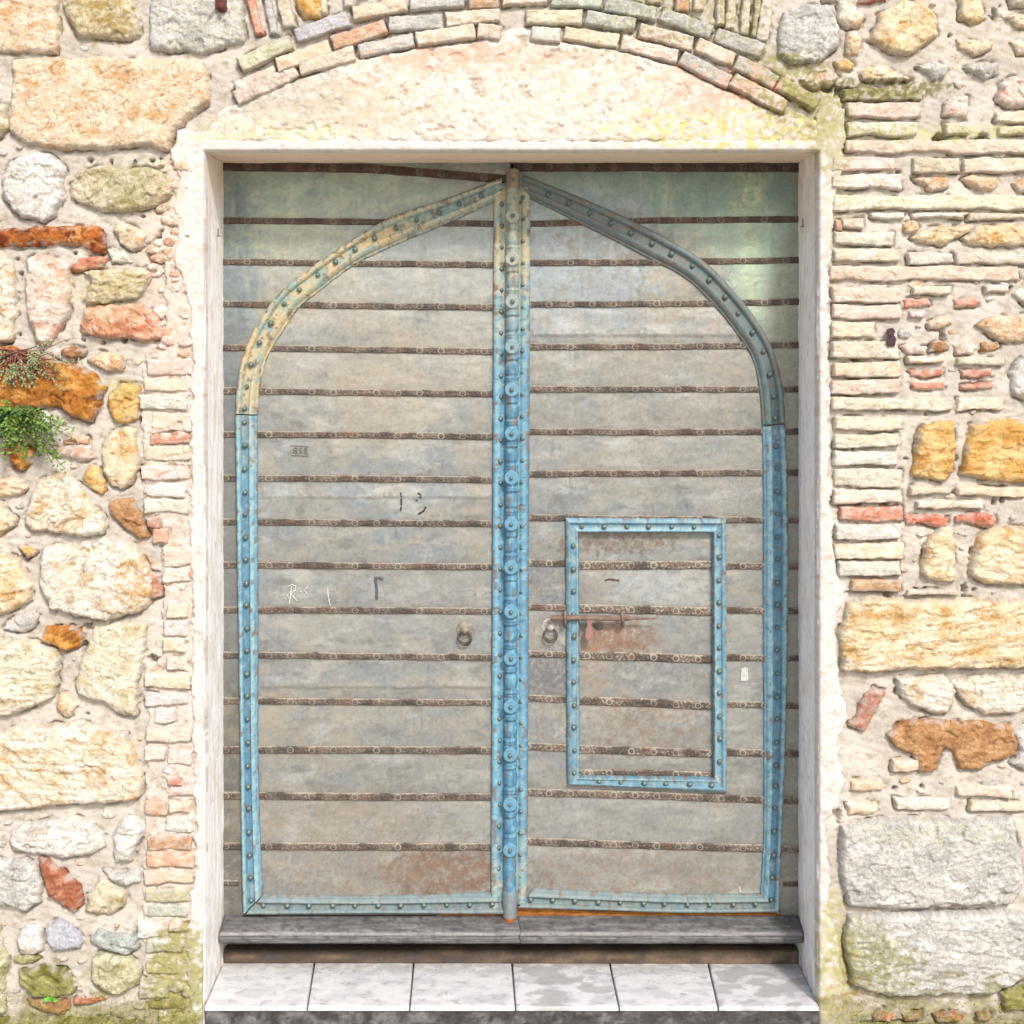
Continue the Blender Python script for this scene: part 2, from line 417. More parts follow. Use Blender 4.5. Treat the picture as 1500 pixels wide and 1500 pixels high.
# left side: outline, palette, style, relief, label when the stone stands out
LEFT = [
 ([(-40,-30),(87,-30),(88,40),(85,79),(-40,77)], 'tan','block',26,None),
 ([(92,5),(100,-30),(190,-30),(203,30),(207,52),(190,61),(150,58),(118,58),(106,40),(96,20)], 'olive','rough',30,'mossy ochre stone at the top beside the pale one'),
 ([(222,-30),(355,-30),(360,50),(358,66),(330,70),(300,82),(270,76),(222,75),(220,40)], 'grey','rough',30,None),
 ([(20,86),(150,85),(290,88),(305,105),(310,150),(290,165),(262,190),(250,222),(215,215),(150,220),(95,220),(40,212),(15,190),(20,120)], 'tan','block',36,'largest tan slab of the left side'),
 ([(-40,150),(12,155),(14,190),(0,204),(-40,204)], 'olive','rough',24,None),
 ([(45,225),(75,226),(96,243),(95,290),(82,318),(65,328),(30,318),(5,290),(3,260),(15,238)], 'white','rough',32,'rounded whitish stone'),
 ([(104,270),(118,250),(145,243),(185,248),(205,245),(235,248),(253,265),(253,285),(235,300),(210,308),(190,312),(150,310),(118,300),(105,287)], 'olive','rough',30,None),
 ([(-40,336),(40,333),(90,330),(150,330),(158,342),(153,372),(138,370),(118,360),(60,360),(20,362),(-40,358)], 'maroon','rough',24,'rust and maroon stained long stone'),
 ([(170,325),(180,323),(205,335),(215,348),(212,365),(195,370),(175,355),(167,340)], 'tan','rough',22,None),
 ([(-40,362),(8,368),(20,385),(25,420),(25,460),(22,490),(15,500),(-40,505)], 'cream','rough',28,None),
 ([(42,380),(55,370),(70,375),(85,378),(103,385),(104,420),(104,455),(95,475),(80,500),(70,508),(58,505),(48,480),(40,460),(38,420)], 'pink','rough',32,'tall pinkish stone'),
 ([(105,388),(118,378),(150,375),(158,380),(152,392),(130,396),(107,400)], 'red','rough',18,None),
 ([(158,365),(165,362),(185,370),(195,385),(180,387),(163,385)], 'pale','rough',16,None),
 ([(122,398),(150,395),(195,390),(222,396),(222,412),(210,432),(200,440),(170,442),(140,445),(125,448),(130,425),(135,412)], 'olive','strata',28,None),
 ([(124,453),(160,446),(210,443),(225,455),(242,485),(240,497),(215,502),(190,495),(160,495),(120,490),(118,475)], 'pinkr','rough',30,None),
 ([(88,513),(95,508),(110,507),(125,513),(122,522),(108,526),(90,522)], 'brown','rough',18,None),
 ([(126,525),(145,513),(165,516),(180,522),(185,540),(180,545),(160,544),(140,538)], 'orange','rough',20,None),
 ([(-40,506),(25,508),(50,520),(80,525),(110,533),(140,545),(155,565),(150,580),(142,610),(135,618),(110,610),(85,595),(60,600),(30,600),(-40,612)], 'rust','rough',34,'rust orange stone under the dry twigs'),
 ([(160,575),(175,562),(203,560),(208,570),(203,600),(200,615),(185,622),(170,618),(160,595)], 'ochre','rough',26,None),
 ([(150,650),(160,632),(185,625),(200,628),(203,660),(205,685),(195,708),(180,716),(165,712),(152,690)], 'ochre2','block',28,None),
 ([(58,602),(70,601),(78,610),(78,624),(66,627),(57,616)], 'white','block',22,None),
 ([(92,645),(105,640),(130,640),(131,650),(110,652),(93,650)], 'pinkr','rough',12,None),
 ([(78,656),(120,650),(135,655),(138,672),(125,676),(90,670),(70,662)], 'pink','rough',18,None),
 ([(5,655),(30,646),(50,656),(52,668),(40,682),(30,690),(15,680)], 'rust','rough',26,None),
 ([(135,678),(145,683),(152,700),(155,718),(148,724),(125,712),(120,700)], 'ochre','rough',18,None),
 ([(-40,700),(15,697),(35,700),(42,712),(35,722),(20,728),(-40,730)], 'orange','rough',22,None),
 ([(52,712),(60,700),(95,690),(110,700),(135,735),(152,755),(158,770),(150,783),(120,787),(90,780),(45,778),(36,765),(45,735)], 'cream','rough',32,None),
 ([(-40,722),(5,735),(15,752),(25,758),(22,770),(0,785),(-40,785)], 'ochre2','rough',26,None),
 ([(158,738),(170,730),(195,727),(208,750),(220,787),(200,788),(190,777),(165,755)], 'brown','rough',26,'brown wedge stone'),
 ([(26,800),(32,797),(50,800),(55,808),(50,815),(38,817)], 'ochre','rough',12,None),
 ([(65,800),(100,795),(160,788),(195,795),(208,810),(220,835),(226,865),(222,885),(200,900),(160,907),(110,903),(75,890),(65,870),(58,848),(60,820)], 'pale','rough',36,'pale stone with red paint specks'),
 ([(-40,803),(5,808),(30,820),(45,845),(50,860),(45,880),(20,895),(-40,912)], 'ochre2','rough',30,None),
 ([(10,912),(30,895),(55,893),(60,905),(50,920),(30,925),(5,920)], 'grey','rough',14,None),
 ([(60,940),(70,917),(120,917),(125,930),(118,948),(95,955),(85,947),(65,942)], 'rust','rough',26,None),
 ([(-40,936),(40,935),(60,940),(88,950),(90,965),(85,1000),(80,1020),(50,1035),(20,1045),(-40,1055)], 'yel','strata',34,None),
 ([(140,920),(170,910),(205,910),(220,915),(215,940),(212,965),(205,1000),(200,1050),(180,1045),(155,1030),(115,1015),(112,1000),(122,960)], 'yel','block',30,None),
 ([(83,1020),(92,1012),(105,1015),(117,1032),(105,1050),(95,1050),(85,1035)], 'orange','rough',20,None),
 ([(25,1065),(60,1060),(130,1058),(145,1070),(185,1070),(195,1090),(210,1130),(210,1165),(190,1172),(150,1175),(90,1178),(50,1182),(-40,1192),(-40,1072)], 'cream','strata',38,'largest cream slab low on the left'),
 ([(18,1215),(30,1207),(90,1195),(130,1198),(155,1225),(155,1242),(130,1250),(95,1255),(60,1250),(20,1245),(15,1232)], 'white','rough',28,None),
 ([(180,1195),(205,1195),(212,1215),(200,1240),(195,1262),(170,1262),(167,1245),(168,1215)], 'white','rough',26,None),
 ([(-40,1260),(30,1256),(55,1265),(65,1290),(60,1320),(40,1332),(10,1325),(-40,1330)], 'grey','rough',28,None),
 ([(58,1256),(72,1255),(100,1280),(122,1295),(122,1325),(112,1337),(95,1325),(72,1310),(65,1290),(60,1275)], 'redb','rough',26,'red brown slanting stone'),
 ([(150,1285),(165,1292),(185,1305),(187,1325),(170,1335),(145,1340),(125,1335),(130,1310),(138,1297)], 'olive','rough',22,None),
 ([(150,1272),(175,1277),(207,1272),(207,1290),(190,1297),(165,1288)], 'grey','rough',22,None),
 ([(30,1362),(40,1352),(62,1350),(65,1375),(65,1393),(50,1397),(30,1395),(25,1375)], 'white','rough',24,None),
 ([(67,1360),(88,1340),(105,1355),(125,1378),(120,1388),(80,1392),(70,1375)], 'blueg','block',26,'blue grey angular stone'),
 ([(133,1370),(145,1358),(170,1365),(205,1368),(203,1390),(185,1398),(155,1390),(135,1378)], 'bgrey','rough',24,None),
 ([(135,1400),(150,1393),(190,1400),(210,1415),(205,1440),(180,1455),(150,1450),(132,1430)], 'mossp','rough',28,None),
 ([(28,1420),(60,1413),(95,1418),(110,1435),(110,1455),(80,1460),(50,1457),(30,1440)], 'moss','rough',28,None),
 ([(40,1462),(60,1460),(100,1465),(106,1475),(95,1483),(65,1481),(45,1471)], 'red','rough',18,'broken red brick piece low in the moss'),
 ([(105,1463),(150,1458),(158,1463),(130,1469),(110,1472)], 'red','rough',14,None),
 ([(-40,1492),(60,1486),(200,1493),(232,1515),(232,1545),(-40,1545)], 'moss','rough',30,None),
 ([(-40,1355),(0,1360),(12,1400),(10,1450),(10,1482),(-40,1482)], 'mossp','rough',24,None),
 ([(20,1400),(45,1395),(60,1405),(40,1412),(22,1410)], 'moss','rough',14,None),
]
RIGHT = [
 ([(1145,20),(1180,5),(1215,12),(1230,40),(1228,70),(1200,92),(1155,95),(1140,80),(1140,40)], 'grey','rough',32,'rounded grey stone at the end of the arch'),
 ([(1225,2),(1245,5),(1265,25),(1262,40),(1240,45),(1225,30)], 'cream','rough',24,None),
 ([(1238,46),(1255,45),(1262,60),(1258,80),(1240,82),(1235,65)], 'ochre2','rough',22,None),
 ([(1272,60),(1285,20),(1320,0),(1350,5),(1370,25),(1373,50),(1350,70),(1330,83),(1300,78)], 'ochre2','rough',34,'big ochre stone with a yellow lichen spot'),
 ([(1195,-30),(1228,-30),(1225,4),(1205,5)], 'pink','rough',20,None),
 ([(1255,3),(1265,-10),(1300,-14),(1298,2),(1275,8)], 'redb','rough',18,None),
 ([(1395,-30),(1440,-30),(1440,30),(1425,38),(1405,30)], 'ochre2','rough',24,None),
 ([(1465,25),(1480,20),(1540,22),(1540,42),(1490,40)], 'tan','rough',20,None),
 ([(1460,-30),(1540,-30),(1540,10),(1480,12)], 'cream','rough',24,None),
 ([(1222,92),(1240,84),(1252,95),(1245,105),(1225,103)], 'ochre','rough',18,None),
 ([(1258,108),(1270,97),(1297,96),(1320,110),(1337,115),(1310,122),(1265,120)], 'ochre2','rough',20,None),
 ([(1170,118),(1200,100),(1215,103),(1232,115),(1215,125),(1190,132)], 'pink','rough',22,None),
 ([(1338,98),(1362,90),(1388,95),(1385,112),(1368,120),(1352,108)], 'grey','rough',24,None),
 ([(1410,98),(1440,90),(1462,95),(1458,112),(1440,120),(1425,108)], 'grey','rough',24,None),
 ([(1400,58),(1430,58),(1455,62),(1452,75),(1425,84),(1402,72)], 'tan','rough',18,None),
 ([(1475,62),(1540,58),(1540,82),(1490,80)], 'cream','rough',20,None),
 ([(1456,150),(1462,125),(1480,112),(1540,118),(1540,158),(1470,158)], 'pink','rough',28,None),
 ([(1384,150),(1395,138),(1418,142),(1418,172),(1382,172)], 'pink','block',18,None),
 ([(1335,263),(1350,258),(1388,259),(1392,270),(1382,279),(1360,281)], 'orange','rough',20,None),
 ([(1408,263),(1422,258),(1458,259),(1464,270),(1452,279),(1432,281)], 'orange','rough',20,None),
 ([(1482,268),(1500,260),(1540,262),(1540,284),(1490,282)], 'orange','rough',20,None),
 ([(1322,330),(1335,323),(1345,330),(1347,338),(1330,342),(1321,340)], 'orange','rough',16,None),
 ([(1333,350),(1358,332),(1395,330),(1420,328),(1420,340),(1395,352),(1380,360),(1345,357)], 'ochre2','strata',22,None),
 ([(1405,352),(1430,332),(1470,328),(1540,330),(1540,360),(1450,362),(1415,357)], 'ochre2','strata',22,None),
 ([(1323,438),(1361,436),(1362,450),(1323,452)], 'red','brick',12,None),
 ([(1397,438),(1433,436),(1434,450),(1397,452)], 'red','brick',12,None),
 ([(1354,474),(1368,466),(1392,463),(1394,474),(1380,480),(1360,482)], 'orange','rough',16,None),
 ([(1425,475),(1450,463),(1490,460),(1540,462),(1540,490),(1490,503),(1460,500),(1440,485)], 'orange','strata',24,None),
 ([(1318,508),(1340,503),(1358,508),(1352,520),(1330,520)], 'pink','rough',14,None),
 ([(1362,502),(1385,500),(1392,508),(1378,516),(1360,516)], 'brown','rough',14,None),
 ([(1395,506),(1415,503),(1432,508),(1425,520),(1400,520)], 'pink','rough',14,None),
 ([(1434,502),(1460,500),(1466,508),(1450,516),(1434,514)], 'brown','rough',14,None),
 ([(1330,543),(1380,539),(1381,551),(1333,553)], 'red','brick',12,None),
 ([(1333,563),(1383,559),(1384,570),(1336,572)], 'red','brick',12,None),
 ([(1404,543),(1452,539),(1453,551),(1407,553)], 'red','brick',12,None),
 ([(1406,563),(1455,559),(1456,570),(1408,572)], 'red','brick',12,None),
 ([(1478,545),(1495,520),(1540,505),(1540,592),(1500,588),(1482,575)], 'white','rough',28,None),
 ([(1480,432),(1500,412),(1540,408),(1540,450),(1500,448)], 'cream','rough',24,None),
 ([(1350,622),(1375,615),(1395,617),(1399,650),(1396,690),(1380,706),(1345,700),(1333,695),(1340,650)], 'ochre','strata',32,'narrower of the two golden ochre blocks'),
 ([(1420,622),(1450,615),(1540,615),(1540,708),(1450,706),(1405,695),(1412,650)], 'ochre','strata',32,None),
 ([(1322,757),(1340,752),(1372,752),(1390,760),(1386,771),(1368,773),(1345,766),(1325,768)], 'red','rough',16,None),
 ([(1395,757),(1412,752),(1445,752),(1461,760),(1457,771),(1440,773),(1418,766),(1398,768)], 'red','rough',16,None),
 ([(1355,790),(1375,772),(1395,770),(1398,800),(1397,850),(1380,854),(1355,850),(1347,838),(1352,800)], 'ochre2','strata',30,None),
 ([(1430,785),(1455,772),(1540,768),(1540,857),(1440,855),(1418,840),(1424,810)], 'ochre2','strata',32,None),
 ([(1240,880),(1260,873),(1320,877),(1540,876),(1540,977),(1430,978),(1320,980),(1260,985),(1232,980),(1228,930)], 'ochre2','strata',40,'long golden slab across the right side'),
 ([(1308,992),(1340,990),(1380,985),(1392,1000),(1400,1012),(1385,1047),(1365,1045),(1330,1030),(1316,1012)], 'pale','strata',28,None),
 ([(1390,998),(1430,988),(1540,990),(1540,1025),(1480,1045),(1445,1047),(1412,1032)], 'pale','strata',28,None),
 ([(1268,1012),(1278,1005),(1297,1012),(1290,1030),(1265,1071),(1242,1063),(1255,1035)], 'redb','brick',22,'tilted red brick'),
 ([(1297,1075),(1320,1055),(1360,1053),(1440,1055),(1480,1062),(1490,1085),(1488,1105),(1462,1112),(1430,1128),(1405,1126),(1395,1100),(1380,1096),(1370,1128),(1345,1130),(1335,1105),(1310,1095)], 'brown','rough',26,'crumbling brown stone'),
 ([(1484,1072),(1500,1062),(1540,1060),(1540,1122),(1500,1128),(1478,1118),(1492,1098)], 'white','rough',24,None),
 ([(1245,1141),(1260,1138),(1292,1140),(1296,1150),(1290,1158),(1246,1159)], 'orange','brick',16,None),
 ([(1239,1175),(1255,1172),(1284,1174),(1286,1186),(1282,1192),(1241,1192)], 'orange','brick',16,None),
 ([(1230,1207),(1300,1196),(1400,1198),(1480,1195),(1492,1240),(1500,1290),(1480,1322),(1400,1325),(1320,1328),(1240,1325),(1228,1250)], 'grey','rough',40,'big grey white block low on the right'),
 ([(1240,1337),(1320,1334),(1470,1331),(1540,1340),(1540,1412),(1450,1452),(1300,1457),(1245,1440),(1236,1385)], 'grey','strata',40,None),
 ([(1505,1210),(1540,1205),(1540,1320),(1512,1310)], 'mossp','rough',26,None),
 ([(1275,1484),(1295,1480),(1312,1486),(1300,1496),(1280,1495)], 'red','rough',16,None),
 ([(1318,1483),(1350,1481),(1352,1492),(1325,1494)], 'redb','rough',14,None),
 ([(1366,1484),(1390,1480),(1412,1487),(1400,1497),(1372,1495)], 'red','rough',16,None),
 ([(1425,1483),(1450,1482),(1452,1492),(1428,1494)], 'redb','rough',14,None),
 ([(1245,1500),(1330,1498),(1420,1500),(1540,1498),(1540,1545),(1245,1545)], 'moss','rough',26,None),
 ([(1460,1450),(1490,1436),(1540,1430),(1540,1478),(1470,1480)], 'moss','rough',26,None),
]
for (poly, pal, style, H, lab) in LEFT + RIGHT:
    v, f, c = rock(poly, pal, H, style, nseed())
    area = (max(q[0] for q in poly) - min(q[0] for q in poly)) * (max(q[1] for q in poly) - min(q[1] for q in poly))
    nm = 'brick' if style == 'brick' else 'stone'
    o = mesh_np(nm, v, f, M_ROCK if style != 'brick' else M_BRICK, wall, c)
    if lab: o['label'] = lab

# ---- small chips and fillers packed in the joints
allp = [np.array(q[0], float) for q in LEFT + RIGHT]
rsc = np.random.RandomState(77); parts = []; placed = []
for k in range(5200):
    cx = rsc.uniform(-10, 208) if rsc.rand() < .5 else rsc.uniform(1322, 1510)
    cy = rsc.uniform(-5, 1500); r = rsc.uniform(4, 14)
    if cx > 1300 and (125 < cy < 225 or 228 < cy < 312 or 366 < cy < 414 or 578 < cy < 604): continue
    if any(math.hypot(cx - a, cy - b) < r + q + 4 for a, b, q in placed): continue
    pt = (np.array([[cx]]), np.array([[cy]]))
    if any((p[:, 0].min() - 20 < cx < p[:, 0].max() + 20) and (p[:, 1].min() - 20 < cy < p[:, 1].max() + 20) and sdf(*pt, p)[0, 0] > -(r + 4) for p in allp): continue
    placed.append((cx, cy, r))
    q = [(cx + r * rsc.uniform(.7, 1.4) * math.cos(a), cy + r * .65 * rsc.uniform(.6, 1.2) * math.sin(a)) for a in np.linspace(0, 6.28, 7)[:-1]]
    parts.append(rock(q, rsc.choice(['pale', 'tan', 'cream', 'white', 'orange', 'grey', 'pink']), rsc.uniform(5, 11), 'rough', nseed(), 1.7, 3, 6))
    if len(placed) > 70: break
v, f, c = join(parts)
o = mesh_np('stone_chips', v, f, M_ROCK, wall, c); o['kind'] = 'stuff'; o['label'] = 'small stone chips packed in the mortar joints'

# ---- brick courses beside the door: x0, y0, x1, y1, palette, slant
R_BR = [
 (1238,150,1346,174,'pink'),(1240,179,1343,200,'green'),(1238,205,1530,225,'pink'),(1218,229,1310,251,'pink'),(1217,256,1318,277,'white'),
 (1334,232,1404,253,'olive'),(1408,232,1530,253,'yel'),(1218,286,1530,308,'yel'),(1232,320,1264,336,'pink'),(1222,322,1232,338,'red'),(1220,340,1308,359,'green'),
 (1220,365,1315,384,'cream'),(1328,370,1396,387,'green'),(1399,370,1530,387,'green'),(1216,390,1490,411,'pink'),
 (1218,420,1317,442,'yel'),(1219,446,1318,467,'pink'),(1217,472,1280,494,'cream'),(1217,500,1314,523,'yel'),(1219,530,1317,552,'cream'),
 (1216,556,1318,577,'pink'),(1216,582,1396,601,'yel'),(1400,582,1467,601,'cream'),(1221,611,1320,631,'cream'),(1220,635,1318,655,'yel'),
 (1219,660,1312,681,'green'),(1222,686,1320,712,'white'),(1219,717,1318,738,'pink'),(1231,741,1320,763,'red'),
 (1222,767,1318,789,'white'),(1222,795,1320,817,'cream'),(1226,822,1318,844,'green'),(1246,847,1318,867,'brown'),
 (1234,130,1350,149,'moss'),
 (1382,179,1416,199,'green'),(1455,164,1530,180,'yel'),(1462,184,1530,200,'yel'),(1332,311,1410,321,'cream'),(1416,312,1530,322,'yel'),(1275,312,1325,320,'white'),
 (1335,419,1392,431,'cream'),(1440,418,1474,430,'white'),(1330,456,1352,466,'white'),(1328,522,1382,534,'cream'),(1400,523,1470,534,'yel'),(1332,712,1388,724,'tan'),(1400,712,1500,726,'tan'),(1340,733,1440,745,'cream'),
 (1326,862,1400,870,'yel'),(1400,1150,1480,1166,'cream'),(1310,1168,1390,1184,'white'),(1305,1110,1345,1128,'tan'),(1420,1172,1520,1186,'yel'),
]
L_BR = [
 (214,526,280,549,'pink'),(212,554,275,575,'cream'),(206,579,277,600,'white'),(222,604,281,634,'pink'),(219,637,280,650,'red'),(215,652,280,676,'cream'),
 (208,683,278,701,'pink'),(217,708,273,728,'white'),(211,731,277,752,'white'),(216,756,236,774,'redb'),(226,772,248,796,'pinkr'),(240,800,282,828,'pink'),(239,830,278,852,'white'),
 (245,881,278,904,'cream'),(240,908,276,931,'white'),(238,936,272,955,'tan'),(243,960,276,982,'white'),(214,985,280,1006,'cream'),
 (212,1013,276,1033,'white'),(226,1037,258,1058,'white'),(214,1063,280,1086,'pink'),(213,1092,243,1110,'white'),(248,1098,282,1118,'pink'),(246,1138,268,1148,'red'),(250,1151,283,1164,'pink'),
 (213,1170,245,1191,'pinkr'),(248,1172,280,1190,'pink'),(243,1195,284,1216,'white'),(215,1222,283,1243,'brown'),(215,1246,285,1269,'pinkr'),
 (213,1275,285,1293,'tan'),(213,1300,280,1320,'mossp'),(215,1323,275,1341,'bgrey'),(200,1348,240,1370,'white'),(246,1350,276,1362,'pink'),(215,1375,270,1393,'bgrey'),
 (216,1400,262,1425,'mossp'),(205,1432,250,1458,'white'),(218,1462,270,1476,'redb'),(232,1480,290,1500,'mossp'),
 (214,838,238,874,'redb'),
]
def brick_poly(x0, y0, x1, y1, rs):
    j = lambda a: rs.uniform(-a, a)
    n = max(2, int((x1 - x0) / 30))
    top = [(x0 + (x1 - x0) * k / n + j(2), y0 + j(1.6)) for k in range(n + 1)]
    bot = [(x1 - (x1 - x0) * k / n + j(2), y1 + j(2.6)) for k in range(n + 1)]
    return top + bot
rs = np.random.RandomState(5)
for lab, lst, hh in (('pale brick courses stacked right of the doorway', R_BR, 20), ('crumbling brick and plaster quoins left of the doorway', L_BR, 17)):
    parts = []
    for b in lst:
        parts.append(rock(brick_poly(*b[:4], rs), b[4], hh + rs.uniform(-4, 4), 'brick', nseed(), 1.45, 2.6, 2.1))
    o = mesh_np('brick_courses', *join(parts)[:2], M_BRICK, wall, join(parts)[2]); o['label'] = lab

# ---- brick arch over the doorway
ARCH = [  # end points of each brick's centre line
 ((346,146),(436,104),'pink'),((440,102),(521,78),'yel'),((526,76),(606,60),'bgrey'),((609,59),(696,46),'yel'),((699,45),(735,50),'pink'),
 ((776,50),(822,54),'white'),((825,50),(906,63),'yel'),((909,63),(992,85),'pink'),((996,86),(1068,122),'bgrey'),((1071,118),(1150,160),'pink'),
 ((346,132),(405,106),'pink'),((406,98),(484,70),'tan'),((487,66),(566,40),'pinkr'),((569,36),(648,33),'bgrey'),((652,30),(733,23),'yel'),
 ((770,25),(853,26),'olive'),((856,27),(931,38),'bgrey'),((935,45),(1014,66),'pink'),((1018,66),(1074,90),'pink'),((1076,92),(1136,122),'bgrey'),((1138,122),(1196,155),'moss'),
 ((354,98),(428,62),'mossp'),((433,55),(511,29),'blueg'),((516,22),(597,7),'yel'),((600,5),(680,2),'bgrey'),((684,5),(730,2),'brown'),((735,0),(802,-3),'cream'),
 ((806,0),(882,3),'bgrey'),((886,8),(962,23),'bgrey'),((967,22),(1041,50),'blueg'),((1046,52),(1118,76),'bgrey'),
]
HEAD = [  # bricks standing on end above the arch
 ((360,-20),(382,52),12,'red'),((390,-20),(404,52),13,'bgrey'),((412,-20),(424,42),20,'yel'),((508,-20),(512,12),12,'green'),((1000,-20),(998,18),20,'pinkr'),((1028,-20),(1022,18),18,'yel'),
 ((1055,-14),(1055,40),14,'olive'),((1074,-14),(1068,44),14,'yel'),((1096,-12),(1088,52),14,'olive'),((1124,-10),(1116,62),18,'yel'),((1110,-10),(1103,56),9,'moss'),
 ((530,-20),(534,-4),20,'red'),((470,-20),(476,22),10,'tan'),((960,-20),(958,6),22,'olive'),((900,-25),(898,-10),24,'pink'),
]
def bar_poly(a, b, th, rs):
    a = np.array(a, float); b = np.array(b, float); t = (b - a) / np.linalg.norm(b - a); n = np.array([-t[1], t[0]]) * th / 2
    m = (a + b) / 2; j = lambda: rs.uniform(-1.3, 1.3, 2)
    return [tuple(q + j()) for q in (a - n, m - n, b - n, b + n, m + n, a + n)]
parts = []
for (a, b, pal) in ARCH: parts.append(rock(bar_poly(a, b, 22.5, rs), pal, 26 + rs.uniform(-4, 6), 'brick', nseed(), 1.45, 2.4, 2.2))
for (a, b, th, pal) in HEAD: parts.append(rock(bar_poly(a, b, th, rs), pal, 22, 'brick', nseed(), 1.45, 2.4, 2.2))
v, f, c = join(parts)
mesh_np('brick_arch', v, f, M_BRICK, wall, c)['label'] = 'three curved rows of old bricks above the doorway'
v, f, c = rock([(432,-30),(478,-30),(478,12),(470,28),(445,30),(434,10)], 'ochre', 28, 'rough', nseed())
mesh_np('stone', v, f, M_ROCK, wall, c)

# ---- plaster: the rough field under the arch, the band round the opening
OPEN = [(300, 222), (1198, 222), (1198, 1560), (299, 1560)]
def plaster(name, poly, H, cols, rough, cut=True, seed=3, warp=7, label=None):
    p = np.asarray(poly, float); st = 1.8
    x0, y0 = p.min(0) - 6; x1, y1 = p.max(0) + 6
    gx, gy = np.meshgrid(np.arange(x0, x1 + st, st), np.arange(y0, y1 + st, st))
    d = sdf(gx + warp * fbm(gx / 26, gy / 26, seed, 5, .6), gy + warp * fbm(gx / 26, gy / 26, seed + 1, 5, .6), p)
    if cut:
        d = np.minimum(d, -sdf(gx + .6 * fbm(gx / 40, gy / 40, 3, 3), gy, OPEN))
    t = np.clip(d / 5, 0, 1)
    r = rough * (2.2 * fbm(gx / 90, gy / 60, seed + 24, 3) + 2.6 * fbm(gx / 30, gy / 26, seed + 4, 6, .6) + 1.8 * facets(gx / 16, gy / 13, seed + 5) * sst(-.1, .3, fbm(gx / 50, gy / 40, seed + 6, 2)) + .8 * fbm(gx / 7, gy / 7, seed + 7, 3))
    h = (H * np.sqrt(1 - (1 - t) ** 2) + r * t) / 1000
    if name == 'plaster_infill': h = h - .011 * trench(gx, gy, st)
    h = np.where(d < 0, -.03 * np.clip(-d / st, 0, 1.2), h + .001)
    c1, c2, c3 = (S(*q, .60) for q in cols)
    n2 = fbm(gx / 30, gy / 30, seed + 9, 5, .6); n3 = fbm(gx / 6, gy / 6, seed + 10, 3)
    c = mix(np.broadcast_to(c1, gx.shape + (3,)), c2, sst(-.1, .4, n2))
    c = mix(c, c3, .8 * sst(.18, .42, fbm(gx / 13, gy / 11, seed + 11, 4) * min(1, .45 + rough * .3)))
    hole = sst(.30, .42, fbm(gx / 34, gy / 22, seed + 15, 5, .6)) * min(1, .25 + rough * .4)   # skim fallen away
    r = r; h = h - .0065 * hole * np.clip(t, 0, 1) * rough / 2
    c = mix(c, S(226, 200, 176, .58), .75 * hole)
    c = mix(c, S(190, 176, 156, .55), .55 * rough / 2.2 * sst(.2, .5, fbm(gx / 9, gy / 8, seed + 16, 4)))
    c = stained(gx, gy, c * (1 + .10 * n3[..., None]))
    o = mesh_np(name, *hf(gx, gy, h, c, d > -.2 * st)[:2], M_PLASTER, wall, hf(gx, gy, h, c, d > -.2 * st)[2])
    if label: o['label'] = label
plaster('plaster_infill', [(296,200),(312,176),(330,158),(352,150),(440,114),(520,88),(610,72),(700,60),(760,40),(830,62),(905,74),(990,98),(1066,134),(1150,170),(1196,176),(1200,209),(296,209)],
        13, ((250,242,232),(246,230,212),(224,204,184)), 1.7, False, 31, 4, 'rough white plaster with yellow lichen under the brick arch')
plaster('plaster_surround', [(262,192),(330,198),(600,205),(900,205),(1190,202),(1196,160),(1215,150),(1238,158),(1236,240),(1222,300),(1216,400),(1214,600),(1215,700),(1222,830),(1244,860),(1230,890),(1222,920),(1228,990),(1240,1040),(1226,1090),(1233,1140),(1226,1180),(1210,1200),(1215,1340),(1232,1400),(1235,1470),(1200,1560),
         (290,1560),(280,1480),(272,1400),(276,1330),(285,1290),(286,1200),(283,1100),(280,1000),(283,900),(278,800),(280,700),(279,600),(282,520),(275,430),(254,380),(262,340),(254,300),(262,260),(250,230)],
        13, ((250,244,238),(248,238,228),(240,222,206)), .9, True, 57, 8, 'white plaster band framing the opening')

plaster('plaster_infill', [(236,232),(284,232),(290,1500),(212,1500),(210,1340),(216,980),(240,960),(238,770),(212,760),(206,560),(214,520),(246,505),(240,400)],
        7, ((242,230,218),(238,222,206),(226,202,182)), 1.9, True, 83, 8, 'pinkish crumbling plaster between the left quoin bricks')

# lumps of broken plaster and brick on the left jamb
rs2 = np.random.RandomState(11)
parts = []
for k in range(64):
    cx = rs2.uniform(224, 280); cy = rs2.uniform(236, 520) if k < 44 else rs2.choice([rs2.uniform(600, 640), rs2.uniform(752, 880), rs2.uniform(1090, 1165), rs2.uniform(1340, 1480)])
    r = rs2.uniform(6, 17)
    q = [(cx + r * rs2.uniform(.7, 1.2) * math.cos(a), cy + r * .7 * rs2.uniform(.6, 1.2) * math.sin(a)) for a in np.linspace(0, 6.28, 8)[:-1]]
    parts.append(rock(q, rs2.choice(['pink', 'white', 'white', 'cream', 'pinkr', 'pink']), rs2.uniform(8, 18), 'rough', nseed(), 1.7, 3, 7))
v, f, c = join(parts)
mesh_np('broken_plaster', v, f, M_ROCK, wall, c)['label'] = 'broken pinkish plaster lumps on the left jamb'

